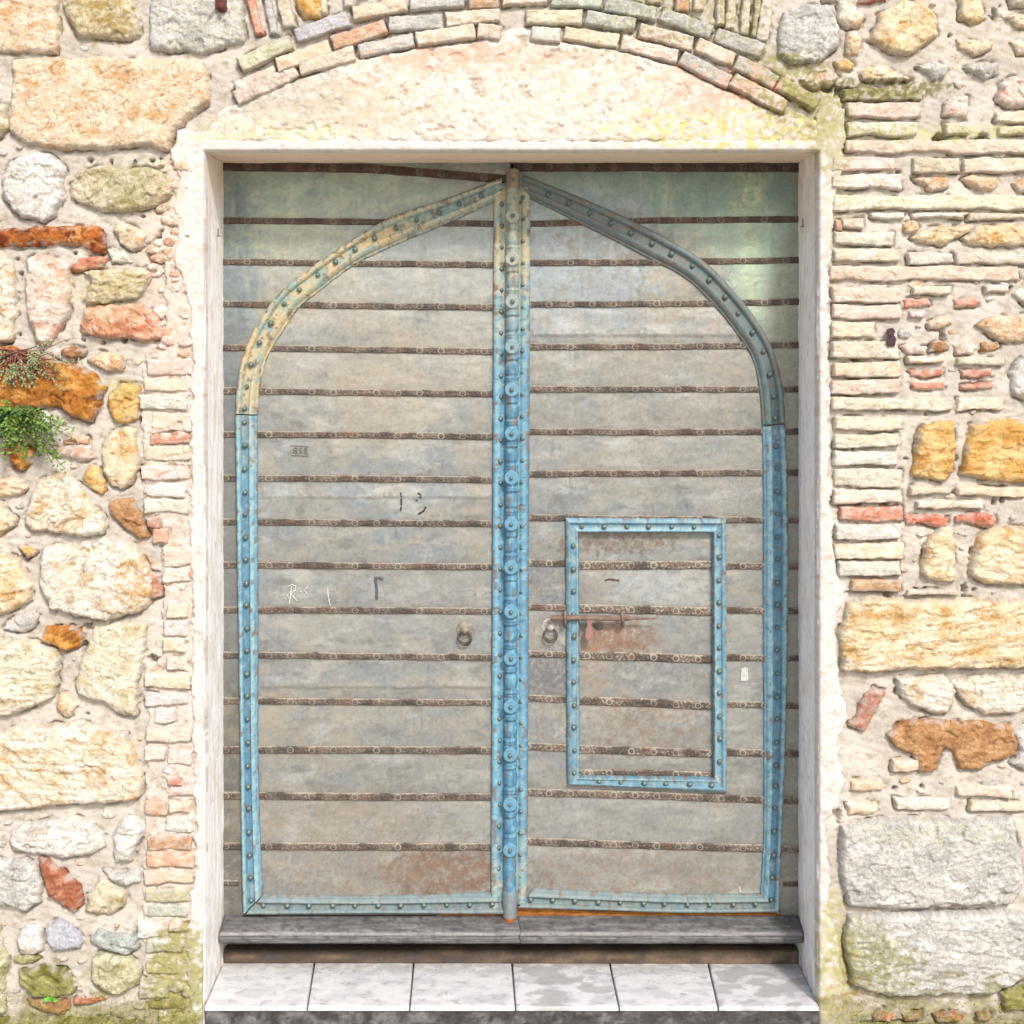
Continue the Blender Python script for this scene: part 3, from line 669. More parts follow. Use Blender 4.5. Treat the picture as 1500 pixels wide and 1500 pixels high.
# ---- mortar bed
st = 2.0
gx, gy = np.meshgrid(np.arange(-60, 1562, st), np.arange(-60, 1546, st))
h = 1.5 * facets((gx + 6 * pn(gx / 14, gy / 14, 51)) / 34, (gy + 6 * pn(gx / 14, gy / 14, 52)) / 22, 53) + 2.6 * fbm(gx / 60, gy / 50, 2, 5) + 1.4 * fbm(gx / 9, gy / 8, 54, 4, .6) + 2.2 * fbm((gx + gy * .4) / 40, (gy - gx * .3) / 7, 3, 3) + 1.4 * ridge(gx / 30, gy / 24, 8, 4)
rs3 = np.random.RandomState(4)
PITS = [(25,380,3),(31,401,3),(28,490,3),(122,498,3),(151,502,3),(182,498,4),(110,372,3),(238,397,3),(206,618,3),(206,686,3),(229,851,4),(25,926,3),(128,1046,3),(209,317,3),(222,236,4),(235,233,3),(238,243,4),(132,235,4),(245,342,6),(238,350,7),
        (1316,252,3),(1483,320,3),(1374,377,3),(1446,377,3),(1253,529,4),(1249,554,4),(1250,655,3),(1327,672,3),(1400,672,3),(1476,636,4),(1396,722,3),(1469,722,4),(1385,735,3),(1456,735,3),(1468,734,3),(1257,738,6),(1295,735,8),(1340,864,4),(1412,864,4),(1355,864,3),(1427,864,3),(1299,868,5),(1312,1012,3),
        (1350,1155,3),(1310,1156,4),(1422,1155,4),(1478,422,4),(1380,492,4),(1452,492,4),(1462,500,5),(228,968,9),(222,964,6),(128,918,7),(124,948,5),(37,815,7),(9,504,8),(40,1180,6),(236,1350,8),(252,1366,9),(1318,752,6),(1232,135,10),(1215,130,8),(1225,1195,8),(1355,808,6),(1427,808,6),(1433,19,4),(1456,22,4),(1366,51,4),(1391,52,3),(1370,204,4),(1374,204,5),(1379,205,4),(1384,205,3),(1434,203,4),(1438,203,5),(1443,203,4)]
for (a, b, r) in PITS + [(rs3.uniform(0, 1500), rs3.uniform(0, 1500), rs3.uniform(1.8, 3)) for _ in range(45)]:
    j0, j1 = int((a + 60 - 3 * r) / st), int((a + 60 + 3 * r) / st) + 2
    i0, i1 = int((b + 60 - 3 * r) / st), int((b + 60 + 3 * r) / st) + 2
    j0, i0 = max(j0, 0), max(i0, 0)
    sx, sy = gx[i0:i1, j0:j1], gy[i0:i1, j0:j1]
    if sx.size: h[i0:i1, j0:j1] -= min(38, 24 + 3 * r) * np.exp(-(((sx - a + .5 * r * pn(sx / 5, sy / 5, int(a))) ** 2 + ((sy - b) * (1 + .5 * math.sin(a)) + .6 * r * pn(sx / 4, sy / 4, int(b))) ** 2) / r ** 2) ** 2)
h -= 20 * trench(gx, gy, st)
d = sdf(gx, gy, OPEN)
c = mix(np.broadcast_to(S(216, 207, 195, .62), gx.shape + (3,)), S(229, 221, 209, .65), sst(-.3, .3, fbm(gx / 70, gy / 60, 12, 4)))
c = mix(c, S(204, 192, 172, .56), .7 * sst(.1, .5, fbm(gx / 24, gy / 18, 15, 4)))
c = mix(c, S(186, 172, 150, .56), .6 * sst(.22, .5, fbm(gx / 13, gy / 10, 57, 5, .62)))
c = mix(c, S(232, 224, 214, .66), .6 * sst(.15, .45, fbm(gx / 36, gy / 20, 58, 5, .6)))
c = c * (1 + .10 * fbm((gx + gy * .5) / 26, (gy - gx * .4) / 5, 33, 4)[..., None])
c = stained(gx, gy, c)
v, f, c = hf(gx, gy, h / 1000, c, d < -3)
mesh_np('mortar_bed', v, f, M_MORTAR, wall, c)

# ---- wall beyond what the photograph frames: more of the same rubble in one mass
parts = []
rs4 = np.random.RandomState(21)
for iy in range(-6, 17):
    for ix in range(-6, 17):
        cx = ix * 150 + (iy % 2) * 70 + rs4.uniform(-26, 26); cy = iy * 96 + rs4.uniform(-14, 14)
        if -120 < cx < 1620 and cy > -95: continue
        if cy > 1520: continue
        ax, ay = rs4.uniform(44, 78), rs4.uniform(30, 46)
        q = [(cx + ax * rs4.uniform(.8, 1.1) * np.sign(math.cos(a)) * abs(math.cos(a)) ** .6, cy + ay * rs4.uniform(.8, 1.1) * np.sign(math.sin(a)) * abs(math.sin(a)) ** .6) for a in np.linspace(0.2, 6.48, 11)[:-1]]
        parts.append(rock(q, rs4.choice(['cream', 'tan', 'pale', 'grey', 'ochre2', 'olive', 'yel']), 30, 'rough', nseed(), 4.5, 4, 14))
v, f, c = join(parts)
o = mesh_np('rubble', v, f, M_ROCK, wall, c); o['kind'] = 'stuff'
st = 10.0
gx, gy = np.meshgrid(np.arange(-960, 2541, st), np.arange(-600, 1551, st))
inside = (gx > -55) & (gx < 1556) & (gy > -55)
h = 2 * fbm(gx / 60, gy / 50, 2, 4) - .002
c = mix(np.broadcast_to(S(216, 207, 195, .62), gx.shape + (3,)), S(229, 221, 209, .65), sst(-.3, .3, fbm(gx / 70, gy / 60, 12, 4)))
v, f, c = hf(gx, gy, h / 1000 - .004, c, ~inside)
mesh_np('mortar_bed', v, f, M_MORTAR, wall, c)

# ---- core behind, so the wall has thickness
def box_np(x0, x1, y0, y1, z0, z1):
    V = np.array([(x, y, z) for z in (z0, z1) for y in (y0, y1) for x in (x0, x1)], float)
    F = np.array([(0, 1, 5, 4), (1, 3, 7, 5), (3, 2, 6, 7), (2, 0, 4, 6), (4, 5, 7, 6), (0, 2, 3, 1)])
    return V, F, np.broadcast_to(S(216, 207, 196), (8, 3)).copy()
xl, xr, zt = W(300, 0).x - .012, W(1198, 0).x + .012, W(0, 222).z + .012
v, f, c = join([box_np(-3.8, xl, .045, .62, 0, 4.7), box_np(xr, 4.0, .045, .62, 0, 4.7), box_np(xl + .001, xr - .001, .045, .62, zt, 4.7), box_np(xl + .001, xr - .001, .40, .62, 0, zt - .001)])
mesh_np('wall_core', v, f, M_MORTAR, wall, c, smooth=False)

# ---- reveals: smooth painted plaster from the face back to the door
def reveal(name, a, b, n, fn, label):
    """a,b: world points of the front edge; sheet runs back to y = DEEP + .06"""
    ns = 46
    u = np.linspace(0, 1, n); t = np.concatenate([np.linspace(0, .08, 10), np.linspace(.1, 1, ns - 10)])
    U, T = np.meshgrid(u, t)
    P = np.stack([a[0] + (b[0] - a[0]) * U, -.008 + (DEEP + .068) * T, a[2] + (b[2] - a[2]) * U], -1)
    bump = .003 * fbm(U * n / 14, T * 9, 5, 4) + .0012 * fbm(U * n / 2, T * 40, 6, 3)
    rnd = .009 * (1 - np.sqrt(np.clip(1 - (1 - np.clip(T / .04, 0, 1)) ** 2, 0, 1)))   # eased arris
    P = P + fn[None, None, :] * (bump - rnd)[..., None]
    px, py = P[..., 0] * 450, P[..., 2] * 450
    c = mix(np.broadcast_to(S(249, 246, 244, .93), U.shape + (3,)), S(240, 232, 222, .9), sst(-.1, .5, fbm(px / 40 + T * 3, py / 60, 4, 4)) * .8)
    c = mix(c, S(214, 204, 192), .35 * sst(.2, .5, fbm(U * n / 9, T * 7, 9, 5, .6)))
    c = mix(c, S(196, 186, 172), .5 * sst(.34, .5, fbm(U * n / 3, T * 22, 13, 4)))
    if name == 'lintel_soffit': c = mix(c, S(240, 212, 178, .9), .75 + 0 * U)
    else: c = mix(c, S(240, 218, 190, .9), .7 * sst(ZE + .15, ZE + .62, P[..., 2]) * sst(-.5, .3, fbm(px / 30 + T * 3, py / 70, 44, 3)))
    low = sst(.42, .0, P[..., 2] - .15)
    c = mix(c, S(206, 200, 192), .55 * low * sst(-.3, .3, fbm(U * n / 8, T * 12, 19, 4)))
    V = P.reshape(-1, 3); F = grid_faces(len(t), n)
    nrm = np.cross(V[F[0][1]] - V[F[0][0]], V[F[0][2]] - V[F[0][0]])
    if np.dot(nrm, fn) < 0: F = F[:, ::-1]
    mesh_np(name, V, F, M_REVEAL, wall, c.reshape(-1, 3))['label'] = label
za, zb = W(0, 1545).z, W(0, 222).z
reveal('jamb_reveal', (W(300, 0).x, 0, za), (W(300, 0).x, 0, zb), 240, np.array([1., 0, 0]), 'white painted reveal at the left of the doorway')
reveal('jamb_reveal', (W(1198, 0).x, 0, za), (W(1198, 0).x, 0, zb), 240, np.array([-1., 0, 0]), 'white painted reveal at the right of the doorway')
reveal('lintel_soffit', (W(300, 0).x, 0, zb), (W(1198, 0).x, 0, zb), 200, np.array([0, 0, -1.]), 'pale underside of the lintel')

# ================================================================== DOOR LEAVES
KDOOR = .66
def D(r, g, b): return S(r, g, b, KDOOR)
doorz = W(0, 1340, DEEP).z
left = tag(empty('door_leaf', W(338, 1340, DEEP)), 'left door leaf with ring handle, half a pointed arch and the turned centre post', 'door', 'leaves of the old double door')
right = tag(empty('door_leaf', W(1160, 1340, DEEP)), 'right door leaf with the small blue framed wicket door', 'door', 'leaves of the old double door')

LX = [327, 540, 735]; RX = [770, 950, 1170]
LS = [[244,247,262],[323,325,328],[383,386,388],[445,448,450],[509,512,515],[572,575,577],[636,637,640],[700,701,703],[764,766,767],[827,829,830],[893,894,895],[959,961,963],[1026,1028,1029],[1098,1098,1099],[1165,1167,1167],[1239,1240,1240],[1293,1294,1295]]
RS = [[245,245,246],[328,323,321],[385,384,381],[446,445,442],[508,508,505],[570,570,570],[632,633,632],[694,693,692],[758,760,762],[824,827,830],[889,892,895],[957,962,964],[1022,1028,1034],[1093,1099,1104],[1160,1165,1173],[1232,1238,1244],[1290,1292,1294]]
WICK = (848, 780, 1043, 1137)     # clear opening inside the wicket frame

# stains on the metal, upper ones brightened to offset the lintel's shade: cx, cy, rx, ry, colour, strength, noise size, threshold
DST = [
 (430,280,190,46,D(188,205,180),.75,30,-.4),(420,345,110,36,D(179,195,180),.6,26,-.3),(345,440,30,150,D(124,144,155),.75,20,-.6),(345,800,26,260,D(128,130,130),.7,20,-.6),(345,1180,24,150,D(112,108,100),.7,20,-.5),
 (985,285,200,52,.94*D(152,180,163),.85,28,-.5),(1060,270,120,36,D(109,144,136),.55,16,.0),(1110,350,80,40,D(179,203,180),.8,24,-.5),(1130,420,60,50,D(188,211,187),.8,24,-.5),(1150,520,34,80,D(180,187,169),.8,20,-.5),(1158,760,22,420,D(168,168,150),.7,20,-.4),
 (1090,285,26,48,D(213,221,155),.5,8,.0),(1100,350,14,120,D(234,243,182),.5,8,.1),(400,345,90,40,D(209,213,165),.55,14,.05),
 (560,470,170,160,D(203,196,180),.5,60,-.3),(640,390,120,70,D(179,185,182),.6,40,-.2),(620,345,110,30,D(173,185,184),.6,30,-.3),
 (860,370,110,90,D(179,191,197),.75,40,-.3),(900,350,90,60,D(145,130,111),.7,16,.08),(1000,410,60,70,D(190,180,157),.7,16,-.1),(1070,520,40,80,D(187,176,158),.5,20,-.1),
 (940,600,180,110,D(176,170,156),.5,50,-.2),(560,560,60,80,D(188,178,158),.45,40,-.3),
 (650,1278,84,32,D(142,112,92),.85,14,-.25),(520,1280,120,36,D(166,150,128),.4,18,.0),(950,1280,180,40,D(158,140,120),.55,14,.0),(950,1200,170,36,D(164,166,164),.5,20,-.2),
 (905,938,55,26,D(158,118,90),.85,12,-.25),(870,980,22,50,D(186,150,112),.6,8,.0),(940,1065,110,42,D(150,128,106),.6,12,-.08),(860,1060,26,40,D(180,180,170),.6,10,-.1),(960,985,90,28,D(146,142,140),.7,9,.0),(1000,930,60,36,D(156,154,150),.7,9,-.05),
 (800,850,34,30,D(132,134,138),.8,8,-.1),(800,990,34,32,D(122,124,130),.85,7,-.25),(800,1050,30,40,D(150,144,134),.7,8,.0),(870,860,26,26,D(180,164,140),.6,9,.0),(790,925,30,26,D(176,156,134),.6,9,-.1),
 (1088,860,26,90,D(178,172,160),.5,12,-.2),(1090,1000,28,100,D(176,178,174),.5,12,-.2),(900,795,90,16,D(136,116,96),.85,9,-.1),(970,858,70,24,D(196,200,198),.6,14,-.2),
 (560,920,14,18,D(120,130,150),.5,6,-.1),(555,905,160,40,D(172,168,160),.4,30,-.2),(440,805,40,20,D(146,148,150),.45,6,.05),(700,720,16,140,D(178,164,140),.45,8,.0),(650,1040,70,90,D(168,160,146),.4,20,.0),(660,930,24,30,D(150,148,146),.5,8,-.1),
 (420,1060,120,60,D(182,170,148),.4,30,-.1),(480,1200,150,40,D(172,160,138),.5,30,-.2),(790,1290,26,20,D(110,104,98),.5,6,.05),
]
def dstain(x, y, c, ss=0):
    for (cx, cy, rx, ry, rgb, amt, sz, th) in DST:
        q = ((x - cx) / rx) ** 2 + ((y - cy) / ry) ** 2
        m = q < 2.6
        if not m.any(): continue
        f = np.zeros(x.shape); xs, ys = x[m], y[m]
        f[m] = amt * sst(th - .4, th + .45, fbm(xs / sz, ys / sz, int(cx * 3 + cy) % 89, 5, .7) + .25 * fbm(xs / 3, ys / 3, 5, 2) - .4 * np.maximum(q[m] - .5, 0)) * (1 - sst(.9, 2.5, q[m]))
        c = mix(c, rgb, f)
    return c

def yline(xs, ys, x):
    return np.interp(x, xs, ys)

def split(v, f, c):
    m = v[f].mean(1)[:, 0] < W(945, 0, DEEP).x
    out = []
    for q in (m, ~m):
        ff = f[q]; used = np.unique(ff); rem = np.full(len(v), -1); rem[used] = np.arange(len(used))
        out.append((v[used], rem[ff], c[used]))
    return out

def sheet(parent, xs, top, bot, x0, x1, seed, clip=None, plane=DEEP, seams=(), relief=1.0, st=1.9):
    ya, yb = min(top) - 1, max(bot) + 1
    gx, gy = np.meshgrid(np.arange(x0, x1 + .01, (x1 - x0) / round((x1 - x0) / st)), np.arange(ya, yb + st, st))
    t0, b0 = yline(xs, top, gx), yline(xs, bot, gx)
    gy = np.clip(gy, t0, b0)
    h = relief * (2.0 * fbm(gx / 70, gy / 40, seed, 3) + 1.1 * fbm(gx / 22, gy / 18, seed + 1, 3))
    h = h + relief * 2.6 * (1 - ((gy - (t0 + b0) / 2) / np.maximum((b0 - t0) / 2, 1)) ** 2)
    rs = np.random.RandomState(seed)
    fold = np.zeros(gx.shape)
    for k in range(int((x1 - x0) / 80)):       # old creases down the sheet
        fx = rs.uniform(x0, x1); am = rs.uniform(-1, 1)
        fold += am * np.exp(-np.abs(gx - fx - 6 * fbm(gy / 20, gy * 0, seed + k, 2)) / rs.uniform(1.5, 6))
    up = sst(700, 300, gy)
    h = h + relief * (.6 + 1.2 * up) * fold
    for sy, sx0, sx1 in seams:                 # lapped seam with small tacks
        on = (gx > sx0) & (gx < sx1)
        yl = sy + 1.0 * fbm(gx / 40, gx * 0, seed + 3, 2)
        h += on * (3.0 * sst(yl + 1.2, yl - .6, gy) * sst(yl - 22, yl, gy))
        h += on * 2.2 * np.exp(-((np.mod(gx, 13.3) - 6.5) / 1.5) ** 2 - ((gy - yl + 3) / 1.5) ** 2)
    n1 = fbm(gx / 110, gy / 60, seed + 5, 5, .6); n2 = fbm(gx / 26, gy / 22, seed + 6, 5, .62); n3 = fbm(gx / 6, gy / 5, seed + 7, 3)
    c = mix(np.broadcast_to(D(168, 169, 161), gx.shape + (3,)), D(150, 160, 166), .7 * sst(-.35, .4, n1 + .4 * n2))
    c = mix(c, D(184, 179, 165), .6 * sst(.05, .4, fbm(gx / 60, gy / 30, seed + 8, 4)))
    c = mix(c, D(196, 198, 194), .65 * sst(.05, .45, fbm(gx / 80, gy / 34, seed + 18, 5, .6)))
    c = mix(c, D(132, 134, 133), .65 * sst(.10, .5, fbm(gx / 60, gy / 30, seed + 19, 5, .65)))
    c = c * (1 + .07 * (np.random.RandomState(seed + 2).rand() * 2 - 1))
    low = sst(1000, 1300, gy)
    c = mix(c, D(164, 152, 134), .4 * low * sst(-.4, .3, n2 + n1))
    c = mix(c, D(190, 186, 176), .30 * sst(.2, .5, fbm(gx / 18, gy / 40, seed + 9, 4)))
    c = mix(c, D(120, 122, 128), .5 * sst(.30, .6, fbm(gx / 7, gy / 40, seed + 12, 4)) * sst(-.1, .3, n1))
    c = mix(c, D(130, 122, 112), .4 * sst(.36, .55, fbm(gx / 8, gy / 8, seed + 10, 4) ))
    c = mix(c, D(150, 128, 104), .6 * sst(11, 1, np.minimum(np.abs(gy - t0), np.abs(gy - b0))) * sst(-.3, .35, fbm(gx / 16, gy / 10, seed + 11, 3)))  # rusty rim along the straps
    c = dstain(gx, gy, c)
    scr = sst(.72, .95, ridge(gx / 60 + .3 * n2, gy / 26 + .5 * n1, seed + 14, 3))
    c = mix(c, D(120, 116, 110), .3 * scr)
    grit = fbm(gx / 3.2, gy / 3.2, seed + 15, 2)
    wick_ = (.35 + .65 * low) if clip is None and x1 - x0 > 300 else .8
    c = mix(c, D(108, 98, 88), .5 * wick_ * sst(.25, .6, grit) * sst(-.3, .4, n2))
    c = mix(c, D(206, 202, 192), .4 * wick_ * sst(.3, .65, -grit) * sst(-.3, .4, -n2))
    c = c * (1 + .08 * n3[..., None] + .05 * n2[..., None])
    c = mix(c, D(122, 150, 146), .35 * sst(470, 250, gy) * sst(-.3, .3, fbm(gx / 40, gy / 26, seed + 21, 4)))
    c = c * (1 + .16 * (up * np.clip(fold, -1, 1))[..., None])
    strk_ = sst(.1, .5, fbm(gx / 9, gy / 120, seed + 16, 4, .6)) * up * sst(-.3, .3, fbm(gx / 50, gy / 50, seed + 17, 3))
    c = mix(c, D(196, 200, 168), .5 * strk_)
    keep = np.ones(gx.shape, bool)
    if clip: keep = ~((gx > clip[0]) & (gx < clip[2]) & (gy > clip[1]) & (gy < clip[3]))
    return hf(gx, gy, h / 1000, c, keep if clip else np.ones(gx.shape, bool), plane)

def strap(xs, ys, x0, x1, seed, wd=10.0, clip=None, plane=DEEP, pitch=31.5, phase=0.0, worn=.4, dark=.0, H=7.0):
    n = int((x1 - x0) / .95); nv = 15
    s = np.linspace(x0, x1, n); v = np.linspace(-1, 1, nv)
    gx, gv = np.meshgrid(s, v)
    yc = yline(xs, ys, gx) + .35 * fbm(gx / 60, gx * 0, seed, 2)
    ww = wd / 2 * (1 + .10 * fbm(gx / 40, gx * 0 + 3, seed + 1, 2))
    gy = yc + gv * ww
    base = np.where(np.abs(gv) > .99, -2.0, H * (.55 + .45 * np.sqrt(np.clip(1 - gv ** 2, 0, 1))))
    # vine scroll between the rosettes
    ph = (gx - phase) / pitch; fr = ph - np.floor(ph) - .5
    scroll = np.sin(gv * 4.2 + 2.4 * np.sin(ph * 12.566)) * np.cos(gx / 2.1 + 2 * gv) + .8 * pn(gx / 3.2, gy / 2.6, seed + 2)
    r = np.sqrt((fr * pitch) ** 2 + (gv * ww) ** 2)
    ring = np.exp(-((r - 3.9) / 1.1) ** 2); dome = np.exp(-(r / 1.9) ** 2)
    flat = sst(4, 6.4, r)
    h = base + np.where(np.abs(gv) < .95, 1.3 * scroll * flat + 1.6 * ring + 4.6 * dome - .8 * (1 - flat), 0)
    keepr = _hash(np.floor(ph), np.zeros(ph.shape) + seed, 7)
    ring = ring * (.25 + .75 * keepr)
    hi = np.clip(.5 * scroll * flat + 1.0 * ring, -1, 1)
    n2 = fbm(gx / 34, gy / 30, seed + 4, 4)
    cd = mix(np.broadcast_to(D(88, 78, 70), gx.shape + (3,)), D(118, 106, 95), sst(-.3, .3, n2))
    cd = mix(cd, D(84, 60, 48), np.full(gx.shape, dark))
    c = mix(cd, D(190, 178, 160), np.clip(worn * (1 - .75 * dark) * sst(-.05, .9, hi + .6 * n2), 0, 1))
    c = mix(c, D(206, 198, 180), .55 * (1 - .6 * dark) * sst(-.62, -.9, gv) * sst(-.3, .3, n2 + .3))
    c = mix(c, D(186, 176, 158), (.65 - .4 * dark) * ring * sst(-.6, .2, n2 + .3))
    c = mix(c, D(70, 62, 54), .75 * np.exp(-((r - 2.3) / .9) ** 2))
    c = mix(c, D(140, 132, 118), .8 * np.exp(-(r / 1.3) ** 2))
    c = mix(c, D(132, 92, 72), .35 * sst(.2, .5, fbm(gx / 26, gy / 20, seed + 8, 3)))
    c = c * (1 + .14 * fbm(gx / 4, gy / 4, seed + 9, 3)[..., None])
    keep = np.ones(gx.shape, bool)
    if clip: keep = ~((gx > clip[0]) & (gx < clip[2]) & (gy > clip[1]) & (gy < clip[3]))
    return hf(gx, gy, h / 1000, c, keep, plane)

WCLIP = (842, 772, 1050, 1146)
seed = 900
SEAM_L = {7: [(729, 384, 722)], 11: [(1007, 384, 722)], 8: [], 3: [(436, 328, 372)]}
SEAM_R = {3: [(492, 780, 1080)]}
for root, XS, LL, xa, xb, seams, side in ((left, LX, LS, 325.0, 748.0, SEAM_L, 0), (right, RX, RS, 752.0, 1172.5, SEAM_R, 1)):
    clip = WCLIP if side else None
    for k in range(len(LL) - 1):
        seed += 13
        top = LL[k] if k else [236, 236, 236]
        bot = LL[k + 1] if k < 15 else [1341, 1341, 1341]
        if k == 15: top = LL[15]
        v, f, c = sheet(root, XS, top, bot, xa, xb, seed, clip, DEEP + .0005 * (k % 2), seams.get(k, ()))
        for q in (split(v, f, c) if clip and min(top) > clip[1] and max(bot) < clip[3] else [(v, f, c)]): mesh_np('metal_sheet', q[0], q[1], M_SHEET, root, q[2])
    for k in range(len(LL)):
        seed += 13
        dark = .85 if k == 0 else .5 if k == 1 else .25 if k == 2 else .0
        worn = .35 + .35 * (k > 8) * side
        x0, x1 = xa, xb
        wd = 14 if k == 0 else 10.0 if k < 13 else 11.5
        if k == 16:
            v, f, c = strap(XS, LL[k], *((325, 350) if not side else (1146, 1172)), seed, 9)
        else:
            v, f, c = strap(XS, LL[k], x0, x1, seed, wd, clip, DEEP, 31.5, 410 - 31.5 * 3 if not side else 820, worn, dark)
        for q in (split(v, f, c) if clip and clip[1] < LL[k][1] < clip[3] else [(v, f, c)]): mesh_np('iron_strap', q[0], q[1], M_STRAP, root, q[2])
    # the timber leaf behind the sheets, bare orange wood at its foot
    v, f, c = box_np(W(xa, 0, DEEP).x, W(xb, 0, DEEP).x, DEEP + .022, DEEP + .06, W(0, 1345, DEEP).z, W(0, 237, DEEP).z)
    mesh_np('timber_board', v, f, M_SILL, root, c * 0 + D(150, 96, 50), smooth=False)

def raw_wood(root, pts, label=None):
    up, dn = pts
    n = 60
    xs = np.linspace(up[0][0], up[-1][0], n)
    ua = np.interp(xs, [p[0] for p in up], [p[1] for p in up]); da = np.interp(xs, [p[0] for p in dn], [p[1] for p in dn])
    rows = np.linspace(0, 1, 6)
    gx = np.tile(xs, (6, 1)); gy = ua + (da - ua) * rows[:, None] + .4 * pn(gx / 9, gx * 0, 4)
    h = .006 + .0008 * pn(gx / 30, gy / 2, 7)
    c = mix(np.broadcast_to(D(196, 128, 52), gx.shape + (3,)), D(150, 86, 34), sst(-.3, .4, fbm(gx / 24, gy / 3, 8, 3)))
    v, f, c = hf(gx, gy, h, c, np.ones(gx.shape, bool), DEEP)
    mesh_np('bare_rail', v, f, M_SILL, root, c)['label'] = 'bare orange wood along the foot of the leaf'
raw_wood(right, (((756, 1326), (860, 1333), (1000, 1336), (1142, 1331)), ((756, 1341), (860, 1342), (1000, 1342), (1142, 1340))))
raw_wood(left, (((640, 1336), (700, 1334), (745, 1330)), ((640, 1341), (700, 1341), (745, 1342))))

# ---- mouldings: a section swept between an outer and an inner line
def smooth_path(pairs, n):
    P = np.array(pairs, float)
    s = np.concatenate([[0], np.cumsum(np.hypot(*np.diff((P[:, :2] + P[:, 2:]) / 2, axis=0).T))])
    q = np.linspace(0, s[-1], n)
    out = np.zeros((n, 4))
    m = np.gradient(P, s, axis=0)
    k = np.clip(np.searchsorted(s, q, 'right') - 1, 0, len(s) - 2)
    hh = (s[k + 1] - s[k]); t = ((q - s[k]) / hh)[:, None]; hh = hh[:, None]
    out = (2 * t ** 3 - 3 * t ** 2 + 1) * P[k] + (t ** 3 - 2 * t ** 2 + t) * hh * m[k] + (-2 * t ** 3 + 3 * t ** 2) * P[k + 1] + (t ** 3 - t ** 2) * hh * m[k + 1]
    return out, s[-1]

PROF = [(0, -.004), (0, .016), (.03, .024), (.08, .029), (.15, .031), (.22, .029), (.28, .022), (.30, .017), (.33, .016), (.45, .0165), (.58, .016), (.61, .017), (.62, .0245), (.66, .026), (.72, .0245), (.80, .019), (.87, .0135), (.885, .0095), (.93, .0105), (.97, .008), (1, .004), (1, -.004)]
BLUE = (D(112, 162, 188), D(168, 210, 218), D(92, 138, 166))
WORN_LIT0 = (D(214, 200, 160), D(160, 190, 182), D(222, 196, 150))  # cream serves wear and the sunlight painted into arch and post top
def moulding(name, parent, pairs, fade, seed, nail_t=.44, nail0=10, pitch=32.5, prof=PROF, lift=1.0, label=None, colour=None, nails=True, chip=.35, worn=None):
    _, L = smooth_path(pairs, 8)
    n = max(8, int(L / 2.0))
    P, L = smooth_path(pairs, n)
    t = np.array([q[0] for q in prof]); hh = np.array([q[1] for q in prof]) * lift
    gx = P[:, 0][:, None] * (1 - t) + P[:, 2][:, None] * t
    gy = P[:, 1][:, None] * (1 - t) + P[:, 3][:, None] * t
    U = np.linspace(0, L, n)[:, None] + t * 0
    h = np.tile(hh, (n, 1)) + .0010 * fbm(U / 30, t[None] * 3 + U * 0, seed, 3) + .0006 * fbm(U / 8, t[None] * 26 + U * 0, seed + 1, 3)
    edge = (t < .12)[None] | (t > .9)[None]
    wob = .9 * fbm(U / 14, t[None] * 2, seed + 2, 4)
    gx = gx + wob * edge; gy = gy + .5 * wob * edge
    grain = fbm(U / 46, (t[None] * 30) + U * 0, seed + 3, 4); spot = fbm(gx / 9, gy / 11, seed + 4, 5, .6)
    c0 = colour or BLUE
    c = mixv(np.broadcast_to(c0[0], gx.shape + (3,)), c0[2], grain * .9)
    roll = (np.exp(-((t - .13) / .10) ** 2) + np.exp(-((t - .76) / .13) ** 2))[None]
    c = mix(c, c0[1], np.clip(.85 * roll * sst(-.5, .2, spot + .2) + .5 * sst(.1, .5, spot), 0, 1))  # pale rolls imitate lit lips in the colour; the spots are wear
    WORN_LIT = worn or WORN_LIT0
    wv = mixv(np.broadcast_to(WORN_LIT[0], gx.shape + (3,)), WORN_LIT[1], fbm(gx / 20, gy / 20, seed + 6, 4))
    wv = mix(wv, WORN_LIT[2], sst(.0, .35, grain))
    c = mix(c, wv, np.clip(fade(gx, gy), 0, 1) * sst(-.45, .15, spot + fade(gx, gy) - .5))
    chipm = sst(.47 - chip * .5, .54 - chip * .5, fbm(gx / 7, gy / 18, seed + 7, 5, .62) + .14 * edge)
    c = mix(c, D(142, 118, 98), .85 * chipm)
    c = mix(c, D(112, 104, 96), .8 * sst(.0, .004, .0045 - np.abs(h)))
    c = c * (1 + .10 * fbm(gx / 4, gy / 6, seed + 9, 3)[..., None])
    v, f, c = hf(gx, gy, h, c, np.ones(gx.shape, bool), DEEP)
    # outward winding
    a = v[f[:, 1]] - v[f[:, 0]]; b = v[f[:, 2]] - v[f[:, 0]]
    if np.cross(a, b)[:, 1].sum() > 0: f = f[:, ::-1]
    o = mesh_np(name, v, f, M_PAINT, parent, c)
    if label: o['label'] = label
    if nails:
        q = nail0
        while q < L - 5:
            k = int(q / L * (n - 1))
            x = P[k, 0] * (1 - nail_t) + P[k, 2] * nail_t; y = P[k, 1] * (1 - nail_t) + P[k, 3] * nail_t
            nail(o, x, y, .0165 * lift)
            q += pitch * (1 + .05 * math.sin(q * 1.7))
    return o

